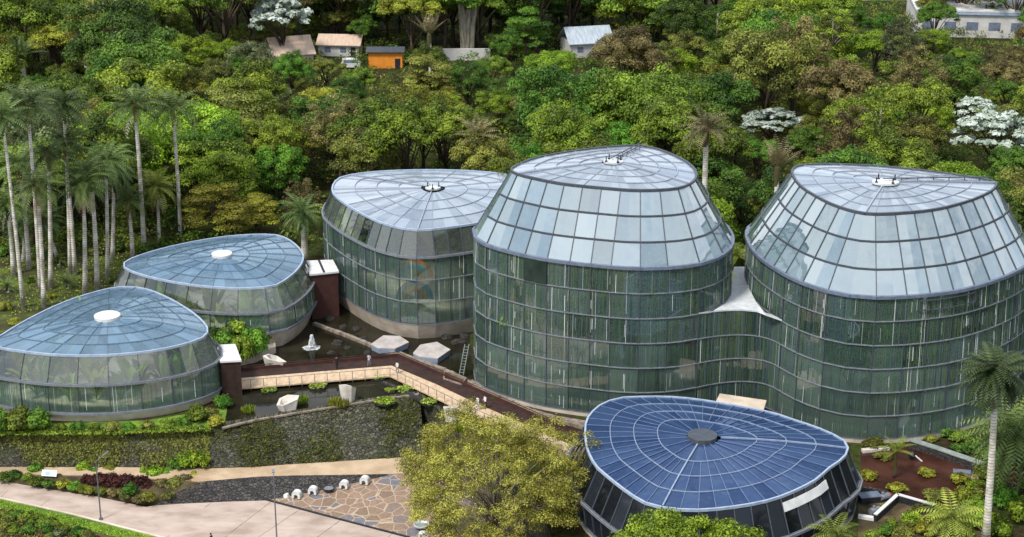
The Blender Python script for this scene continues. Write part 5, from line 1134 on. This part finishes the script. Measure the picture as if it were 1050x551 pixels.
# ------------------------------------------------------------------ people
def cloth(n, c, r=.8): return surf(n, [x * .8 for x in c], c, 6, r, .1)
SKIN = cloth('skin', (.32, .18, .12), .6); HAIR = cloth('hair', (.015, .012, .01))
def person(label, p, rz, shirt, trousers, arm=(.25, .1), stride=.12, h=1.7):
    k = h / 1.7; m = bpy.data.meshes.new('person')
    V = [(0, 0, .95), (0, 0, 1.12), (0, -.01, 1.33), (0, 0, 1.45), (0, .01, 1.53), (0, .02, 1.62), (0, .02, 1.70)]; Rr = [.15, .135, .16, .10, .055, .09, .075]
    E = [(i, i + 1) for i in range(6)]
    def chain(root, pts, rs):
        q = root
        for a, r in zip(pts, rs): V.append(a); Rr.append(r); E.append((q, len(V) - 1)); q = len(V) - 1
    for sx in (-1, 1):
        st = stride * sx
        chain(0, [(.10 * sx, 0, .86), (.105 * sx, st * .5 + .02, .48), (.11 * sx, st - .03, .09), (.115 * sx, st + .10, .04)], [.095, .065, .045, .04])
        chain(3, [(.19 * sx, 0, 1.40), (.25 * sx, .02 - st * .4, 1.13), (.25 * sx, arm[0] * (1 if sx > 0 else .6) - st * .5, .92 + arm[1]), (.24 * sx, arm[0] - st * .5 + .06, .86 + arm[1])], [.06, .048, .036, .038])
    m.from_pydata([tuple(c * k for c in v) for v in V], E, []); o = bpy.data.objects.new('person', m); COL.objects.link(o)
    o.modifiers.new('s', 'SKIN'); sk = m.skin_vertices[0].data if m.skin_vertices else None
    if sk is None:
        bm = bmesh.new(); bm.from_mesh(m); bm.verts.layers.skin.verify(); bm.to_mesh(m); bm.free(); sk = m.skin_vertices[0].data
    for i, r in enumerate(Rr): sk[i].radius = (r * k, r * k * (.72 if i in (0, 1, 2) else 1)); sk[i].use_root = i == 0
    sb = o.modifiers.new('b', 'SUBSURF'); sb.levels = 1
    dg = bpy.context.evaluated_depsgraph_get(); me = bpy.data.meshes.new_from_object(o.evaluated_get(dg)); bpy.data.objects.remove(o)
    me.materials.clear()
    for q in (SKIN, shirt, trousers, HAIR): me.materials.append(q)
    for f in me.polygons:
        z = f.center.z / k; x = abs(f.center.x) / k
        f.material_index = 2 if (z < .93 and x < .19) else (3 if z < .07 else (1 if z < 1.47 and not (x > .2 and z < 1.08) else 0)); f.use_smooth = True
        if z < .08: f.material_index = 3
    o = link(bpy.data.objects.new('person', me)); o.location = p; o.rotation_euler = (0, 0, rz); tag(o, label, 'person')
    bm = bmesh.new(); bmesh.ops.create_uvsphere(bm, u_segments=12, v_segments=8, radius=.105 * k)
    for v in list(bm.verts):
        if v.co.z < -.02 and v.co.y > 0: bm.verts.remove(v)
    hm = bpy.data.meshes.new('hair'); bm.to_mesh(hm); bm.free(); hm.materials.append(HAIR); hh = link(bpy.data.objects.new('hair', hm), o); hh.location = (0, .0, 1.675 * k)
    return o
W1, W2, BK, NV, GR = cloth('white_shirt', (.75, .75, .74)), cloth('grey_shirt', (.42, .44, .52)), cloth('black_clothes', (.018, .018, .022)), cloth('navy_trousers', (.03, .035, .06)), cloth('grey_trousers', (.2, .2, .22))
zz = ZD + .02
person('person in black clothes standing on the brown walkway', P(345.5, 379, zz), .6, BK, BK, h=1.75); person('person in pale grey clothes standing on the brown walkway', P(378.5, 376, zz), -.4, W2, GR)
person('person in white shirt and trousers walking on the diagonal boardwalk', P(490, 420.5, ZD), 2.3, W1, W1, stride=.2, h=1.75); person('person in white top and dark trousers walking on the diagonal boardwalk', P(497.5, 419, zz), 2.2, W1, BK, stride=.16, h=1.72)
person('person in light shirt standing where the walkway turns', P(407.5, 383, ZD), 2.4, W1, GR, h=1.6); person('dark-haired person in dark clothes on the concrete road at the bottom edge', P(217, 562, -4.85), 1.2, BK, NV)

# ------------------------------------------------------------------ lamps, sign, seats
def lamp(label, base_px, z, top_py, arm):
    b = P(*base_px, z); t = PY(base_px[0] - 1, top_py, b.y); h = t.z - z; L_ = thing('street_lamp', label, 'street lamp', b)
    mb = MB(); mb.tube([(0, 0, -.2), (0, 0, h)], [.09, .06], 8); mb.build('post', M['steel'], L_); mb = MB(); mb.box((0, 0, .1), (.35, .35, .2)); mb.build('base_plate', M['steel'], L_)
    e = Vector(arm); mb = MB(); mb.tube([(0, 0, h - .05), Vector((0, 0, h)) + e * .7], .05, 6); mb.build('arm', M['steel'], L_)
    mb = MB(); mb.beam(Vector((0, 0, h)) + e * .62, Vector((0, 0, h)) + e * 1.12, .3, .1); mb.build('lamp_head', M['frame_mid'], L_)
lamp('slim grey street lamp with raised arm on the grass verge', (103.5, 533), -4.65, 473, (1.25, .1, 1.0)); lamp('slim grey street lamp on the concrete road beside the flagstone plaza', (284, 557), -4.88, 489, (-.15, .9, .35))
sp = thing('information_sign', 'small tilted pale blue information board on the planted bed', 'sign', P(51, 494, -4.0)); mb = MB(); c = Vector((0, 0, 1.0))
q = [Vector((-.85, -.05, .72)), Vector((.85, -.16, .66)), Vector((.8, .45, 1.15)), Vector((-.85, .5, 1.2))]; mb.frus(q, [v + Vector((0, -.03, .06)) for v in q]); mb.build('board', surf('sign_face', (.5, .66, .74), (.62, .76, .82), 1, .4, 0), sp)
mb = MB()
for k in range(4): u = .2 + k * .17; a, b = q[0].lerp(q[3], u), q[1].lerp(q[2], u); mb.beam(a.lerp(b, .22) + Vector((0, -.035, .07)), a.lerp(b, .55 + .2 * (k % 2)) + Vector((0, -.035, .07)), .07, .015)
mb.build('text_lines', M['slate'], sp)
for sx in (-.7, .7): mb = MB(); mb.beam((sx, .1, -.3), (sx, .1, .95), .07); mb.build('post', M['steel'], sp)
def zplaza(x): return float(np.interp(x, [274, 318, 356, 398, 440], [-4.8, -4.48, -4.02, -3.56, -3.6]))
def seat(label, px, py, z, s=1.0):
    p = P(px, py, z); r = .48 * s; h = .85 * s; n = 12; arch = [(-r, 0), (-r, h * .55)] + [(-r * math.cos(math.pi * k / n), h * .55 + h * .45 * math.sin(math.pi * k / n)) for k in range(1, n)] + [(r, h * .55), (r, 0), (r * .5, 0)]
    arch += [(r * .5 * math.cos(math.pi * k / 6), h * .28 + h * .25 * math.sin(math.pi * k / 6)) for k in range(7)] + [(-r * .5, 0)]
    mb = MB(); m = len(arch); vs = [(x, y, zz_) for y in (-.35 * s, .35 * s) for x, zz_ in arch]; mb.add(vs, [tuple(range(m)), tuple(reversed(range(m, 2 * m)))] + [(i, i + m, (i + 1) % m + m, (i + 1) % m) for i in range(m)])
    o = mb.build('garden_stool', M['white_paint']); o.location = p; o.rotation_euler = (0, 0, rnd.uniform(-.3, .3)); tag(o, label, 'seat', 'white arched seats on the plaza')
for i, (x, y) in enumerate(((304.5, 510), (321, 506), (353, 500), (374, 495.5))): seat(f'small white arched seat, {ordn(i)} from the left along the dark stone bank', x, y, zplaza(x))
seat('small white arched seat under the yellow tree', 450, 536, -4.5); seat('small white arched seat at the plaza corner under the yellow tree', 434, 553, -4.75)
def bowl(label, px, py, z, r, mat, inner):
    t = thing('stone_bowl', label, 'bowl', P(px, py, z)); mb = MB(); n = 20
    pr = [(.45, 0), (.9, .25), (1, .5), (.86, .5), (.7, .3), (0.02, .28)]; vs = [(math.cos(2 * math.pi * k / n) * a * r, math.sin(2 * math.pi * k / n) * a * r, b * r) for a, b in pr for k in range(n)]
    fs = [(i * n + k, i * n + (k + 1) % n, (i + 1) * n + (k + 1) % n, (i + 1) * n + k) for i in range(len(pr) - 1) for k in range(n)] + [tuple(reversed(range(n)))]; mb.add(vs, fs); mb.build('bowl', M[mat], t)
    mb = MB(); mb.prism([(math.cos(2 * math.pi * k / n) * .72 * r, math.sin(2 * math.pi * k / n) * .72 * r) for k in range(n)], r * .3, r * .36); mb.build('filling', M[inner], t)
bowl('round dark stone bowl between the white seats', 337, 503, zplaza(337), .75, 'stone_dark', 'frame_mid'); bowl('wide pale green bowl on the plaza under the yellow tree', 432, 541, -4.6, .85, 'rim_pale', 'frame_pale')
p = P(295, 511, zplaza(295)); o = rock('small pale boulder at the outer end of the white seats', 294, 509, .4, M['planter'], .9, zplaza(294))

# ------------------------------------------------------------------ red pool surroundings
def wallbit(label, px, h, w, mat, cap=None, name='low_wall', z=0):
    pts = [P(x, y, z) for x, y in px]; t = thing(name, label, 'low wall', pts[0]); mb = MB()
    for i in range(len(pts) - 1): mb.beam(pts[i] - pts[0] + Vector((0, 0, h / 2 - .1)), pts[i + 1] - pts[0] + Vector((0, 0, h / 2 - .1)), w, h + .2)
    mb.build('wall', M[mat], t)
    if cap:
        mb = MB()
        for i in range(len(pts) - 1): mb.beam(pts[i] - pts[0] + Vector((0, 0, h + .06)), pts[i + 1] - pts[0] + Vector((0, 0, h + .06)), w * 1.15, .1)
        mb.build('coping', M[cap], t)
wallbit('long low wall with pale green coping along the rear of the red pool', [(934, 459), (962, 468), (1008, 484)], .9, .8, 'stone_dark', 'frame_pale')
wallbit('dark low wall with white coping turning a corner in front of the red pool', [(897, 535), (920, 514), (958, 525)], .75, .35, 'black', 'white_paint')
wallbit('short white kerb wall beside the dark glasshouse base', [(880, 531), (899, 534)], .35, .5, 'white_paint')
wallbit('pale stone kerb at the drum side of the red pool', [(884, 464), (911, 461)], .35, .6, 'planter')
wallbit('dark kerb between the dark glasshouse and the red pool', [(884, 503), (902, 507), (919, 513)], .5, .5, 'stone_dark')
def cluttered(label, px, py, z=0):
    t = thing('equipment_crate', label, 'crate', P(px, py, z)); mb = MB(); mb.box((0, 0, .35), (2.2, 1.2, .7), .2); mb.build('body', M['black'], t); mb = MB(); mb.box((0, 0, .74), (2.3, 1.3, .08), .2); mb.build('lid', M['slate'], t); return t
cluttered('dark equipment box in the basin beside the dark glasshouse', 891, 514)
RED = surf('red_paint', (.32, .02, .02), (.45, .04, .03), 2, .4, 0)
for lab, x, y in (('grey pump with red cap nearer the white kerb wall', 898, 527), ('grey pump with red cap nearer the low wall corner', 907, 513)):
    t = thing('water_pump', lab, 'pump', P(x, y)); mb = MB(); mb.tube([(-.75, 0, .4), (.5, 0, .4)], [.38, .38], 12); mb.tube([(-.3, 0, .7), (-.3, 0, 1.0)], .14, 8); mb.build('body', M['frame_mid'], t); mb = MB(); mb.tube([(.5, 0, .4), (.85, 0, .4)], [.36, .2], 12); mb.build('motor_cap', RED, t); t.rotation_euler = (0, 0, .5)
t = thing('floodlight', 'round black floodlight on a slanted pale post by the red pool', 'lamp', P(941, 472)); mb = MB(); mb.tube([(.5, -.3, -.1), (-.3, 0, .55)], .09, 6); mb.build('post', M['white_paint'], t); mb = MB(); mb.tube([(-.95, .1, .35), (-.75, .1, .6), (-.45, .05, .7)], [.2, .5, .42], 12); mb.build('lamp_head', M['black'], t)
t = thing('bench', 'dark boxy bench with pale wooden end beside the rear pool wall', 'bench', P(986, 489)); mb = MB(); mb.box((0, 0, .4), (1.9, .9, .55), -.2); mb.build('seat', M['slate'], t); mb = MB(); mb.box((1.35, -.35, .2), (.9, .7, .3), -.2); mb.build('wooden_end', M['deck'], t)
for q_ in (-.7, .7): mb = MB(); mb.box((q_, -.14 * q_ * 1.4, .06), (.18, .7, .14), -.2); mb.build('leg', M['black'], t)

# ------------------------------------------------------------------ far buildings at the top of the picture
M['roof_tan'] = surf('roof_tan', (.42, .31, .23), (.55, .42, .33), .6, .8, .2, stretch=(6, 1, 1)); M['roof_slate'] = surf('roof_bluegrey', (.28, .34, .40), (.45, .50, .55), .5, .5, .15, stretch=(6, 1, 1)); M['orange'] = surf('orange_wall', (.62, .20, .02), (.72, .27, .035), .7, .7, .1)
M['plaster'] = surf('plaster', (.42, .41, .39), (.56, .55, .52), .4, .85, .1)
def house(name, label, px, py, w, dpt, hw, hr, rz, wall, roof, windows=2, cat='house', door=True):
    b = P(px, py); t = thing(name, label, cat, (b.x, b.y, 0), rz=rz); mb = MB(); mb.box((0, 0, hw / 2), (w, dpt, hw)); mb.build('wall', M[wall], t)
    e = .5; a = [(-w / 2 - e, -dpt / 2 - e, hw - .15), (w / 2 + e, -dpt / 2 - e, hw - .15), (w / 2 + e, dpt / 2 + e, hw - .15), (-w / 2 - e, dpt / 2 + e, hw - .15), (-w / 2 - e, 0, hw + hr), (w / 2 + e, 0, hw + hr)]
    up = [(x, y, z + .18) for x, y, z in a]; mb = MB(); mb.add(a + up, [(0, 1, 5, 4), (2, 3, 4, 5), (6, 10, 11, 7), (8, 11, 10, 9), (0, 6, 7, 1), (2, 8, 9, 3), (0, 4, 10, 6), (4, 3, 9, 10), (1, 7, 11, 5), (5, 11, 8, 2)]); mb.build('roof', M[roof], t)
    for k in range(windows): x = -w / 2 + w * (k + .6) / (windows + .6); q = MB(); q.box((x, -dpt / 2 - .02, hw * .58), (1.3, .1, 1.1)); q.build('window', M['slate'], t)
    if door: q = MB(); q.box((w * .36, -dpt / 2 - .02, 1.05), (1.1, .1, 2.1)); q.build('door', M['black'], t)
    return t
house('garden_shed', 'bright orange shed with dark flat roof at the edge of the wood', 396, 68, 7.2, 4, 3.6, .5, 0, 'orange', 'frame_dark', 0, 'shed')
house('house', 'house with broad tan pink roof among the trees', 297, 66, 8.5, 9, 3, 3.0, .35, 'plaster', 'roof_tan', 1)
house('house', 'low house with brownish roof behind the white-leaved tree', 350, 55, 9, 6, 2.6, 1.6, -.1, 'plaster', 'roof_tan', 2)
house('house', 'house with blue-grey pitched roof among dark trees', 601, 55, 9.5, 8, 3.2, 2.8, .25, 'plaster', 'roof_slate', 2)
for lab, x, y, ln, rz in (('long white garden wall behind the airy brown tree', 470, 62, 14, -.02)   ,):
    t = tag(MB().box((0, 0, 1.3), (ln, .5, 2.6)).build('garden_wall', M['plaster']), lab, 'wall'); t.location = P(x, y)
bv = thing('van', 'white parked van beside the orange shed', 'van', P(360, 70)); mb = MB(); mb.prism([(-2, -.9), (2, -.9), (2, .9), (-2, .9)], .35, 1.2); mb.frus([Vector(v) for v in ((-1.9, -.88, 1.2), (1.9, -.88, 1.2), (1.9, .88, 1.2), (-1.9, .88, 1.2))], [Vector(v) for v in ((-1.8, -.8, 2.1), (1.0, -.8, 2.1), (1.0, .8, 2.1), (-1.8, .8, 2.1))]); mb.build('body', M['white_paint'], bv)
for x in (-1.25, 1.25):
    for y in (-.85, .85): q = MB(); q.tube([(x, y - .1, .36), (x, y + .1, .36)], .36, 14); q.build('wheel', M['black'], bv)
q = MB(); q.frus([Vector(v) for v in ((-1.5, -.9, 1.3), (1.2, -.9, 1.3), (.95, -.84, 1.95), (-1.5, -.84, 1.95))], [Vector(v) for v in ((-1.5, -.88, 1.3), (1.2, -.88, 1.3), (.95, -.82, 1.95), (-1.5, -.82, 1.95))]); q.build('window', M['slate'], bv)
# long pale buildings of the far upper corner
def hall(label, px, Y, w, dpt, h, rz=0, roof='plaster', trim='frame_blue'):
    p = PY(px, 40, Y); t = thing('hall', label, 'building', (p.x, Y, 0), rz=rz); mb = MB(); mb.box((0, 0, h / 2), (w, dpt, h)); mb.build('wall', M['plaster'], t); mb = MB(); mb.box((0, 0, h + .2), (w + 1, dpt + 1, .4)); mb.build('roof', M[roof], t)
    mb = MB(); mb.box((0, -dpt / 2 - .3, h - .35), (w + .6, .3, .6)); mb.build('fascia', M[trim], t)
    for k in range(int(w / 5)): q = MB(); q.box((-w / 2 + 2.5 + k * 5, -dpt / 2 - .03, h * .45), (2.6, .12, 1.8)); q.build('window', M['slate'], t)
hall('long white hall with blue fascia at the far corner of the wood', 1012, 412, 36, 26, 6.0, -.12, 'white_paint'); hall('wide grey-roofed hall at the far edge behind the drum by the red pool', 888, 452, 26, 14, 5.5, .05, 'rim_pale', 'frame_mid'); 
bn = thing('banner', 'violet banner hanging between posts at the far edge of the wood', 'banner', PY(656, 16, 392)); bn.location.z = 0; zt = PY(656, 4, 392).z
for x in (-1.1, 1.1): q = MB(); q.beam((x, 0, 0), (x, 0, zt), .14); q.build('post', M['steel'], bn)
q = MB(); q.box((0, 0, zt - 1.1), (2.1, .08, 1.8)); q.build('cloth', surf('violet', (.10, .04, .42), (.16, .07, .55), 1, .7, .1), bn)
# huge bare multi-stemmed trunk
bt = thing('bare_tree', 'huge bare grey multi-stemmed tree trunk by the white garden wall', 'tree', P(478, 60)); mb = MB()
for k in range(11):
    a = rnd.uniform(0, 6.28); q = rnd.uniform(.2, 1.5); x, y = math.cos(a) * q, math.sin(a) * q; mb.tube([(x * .8, y * .8, -.3), (x * 1.1, y * 1.1, 7), (x * 1.8 + rnd.uniform(-.5, .5), y * 1.8, 13), (x * 3.2 + rnd.uniform(-1, 1), y * 3, 19 + rnd.uniform(-3, 3))], [.65, .55, .4, .1], 7)
    for j in range(3): z = 8 + j * 3.2; mb.tube([(x * 1.3, y * 1.3, z), (x * 2 + rnd.uniform(-2.2, 2.2), y * 2 + rnd.uniform(-1.5, 1.5), z + 3.2)], [.2, .04], 5)
mb.build('trunk', M['bark_pale'], bt)

scatter('low_hedge', [((-60, 441), (110, 440), (110, 446), (-60, 447)), ((110, 440), (216, 437.5), (216, 442), (110, 446))], 3600, .34, LEAF['mid'], .12)

row([(4, 262, 9, 'dark', 1.2), (20, 258, 8, 'mid', 1.3), (52, 262, 7, 'dark'), (98, 262, 8, 'olive', 1.2), (122, 258, 9, 'dark', 1.3), (30, 290, 6, 'mid'), (5, 318, 9, 'olive', 1.1), (52, 306, 6, 'gold'), (118, 290, 7, 'mid', 1.2), (15, 332, 8, 'gold', .8), (92, 285, 5, 'olive'), (148, 262, 10, 'dark', 1.4), (172, 258, 11, 'dark', 1.4), (196, 252, 11, 'mid', 1.3), (226, 245, 10, 'olive', 1.3), (62, 246, 10, 'dark', 1.4), (84, 248, 9, 'mid', 1.3), (38, 247, 10, 'olive', 1.4)], 'among the wax palm trunks', 'shrubs among the wax palms', 0)

mb = MB()
for k, (a, i) in enumerate(((.3, 0), (.75, 0), (.3, 1), (.2, 2), (.5, 5), (.1, 6), (.6, 6), (.2, 7), (.8, 7))):
    p = RU[i].lerp(RU[i + 1], a); j = min(range(len(RL)), key=lambda q: abs(RL[q].x - p.x)); q2 = RL[j].lerp(RL[min(j + 1, len(RL) - 1)], .5)
    # nearest point straight across the road
    best = None
    for r in range(len(RL) - 1):
        for t in range(11):
            c = RL[r].lerp(RL[r + 1], t / 10)
            if best is None or (c - p).length < (best - p).length: best = c
    mb.beam(p + Vector((0, 0, .004)), best + Vector((0, 0, .004)), .09, .012)
tag(mb.build('road_joints', M['kerb']), kind='structure')

g_ = np.random.default_rng(77); cc = []
for k in range(3200):
    i = 3 + int(g_.integers(0, len(top3) - 4)); a = top3[i].lerp(top3[i + 1], g_.random()); t = g_.random(); b = bot3[i].lerp(bot3[i + 1], (a - top3[i]).length / max(.01, (top3[i + 1] - top3[i]).length)); p = a.lerp(b, t)
    if math.sin(p.x * .8) + math.sin(p.x * .31 + p.z * 1.1) + g_.normal() * .7 > .2: cc.append((p.x, p.y - .05, p.z + .1))
C, Nn, T, Sz = clump_leaves(g_, np.array(cc), g_.uniform(.12, .34, len(cc)), 9, .2); leaf_mesh('creeper', C, Nn, Sz, T - .18, LEAF['olive'], SW)
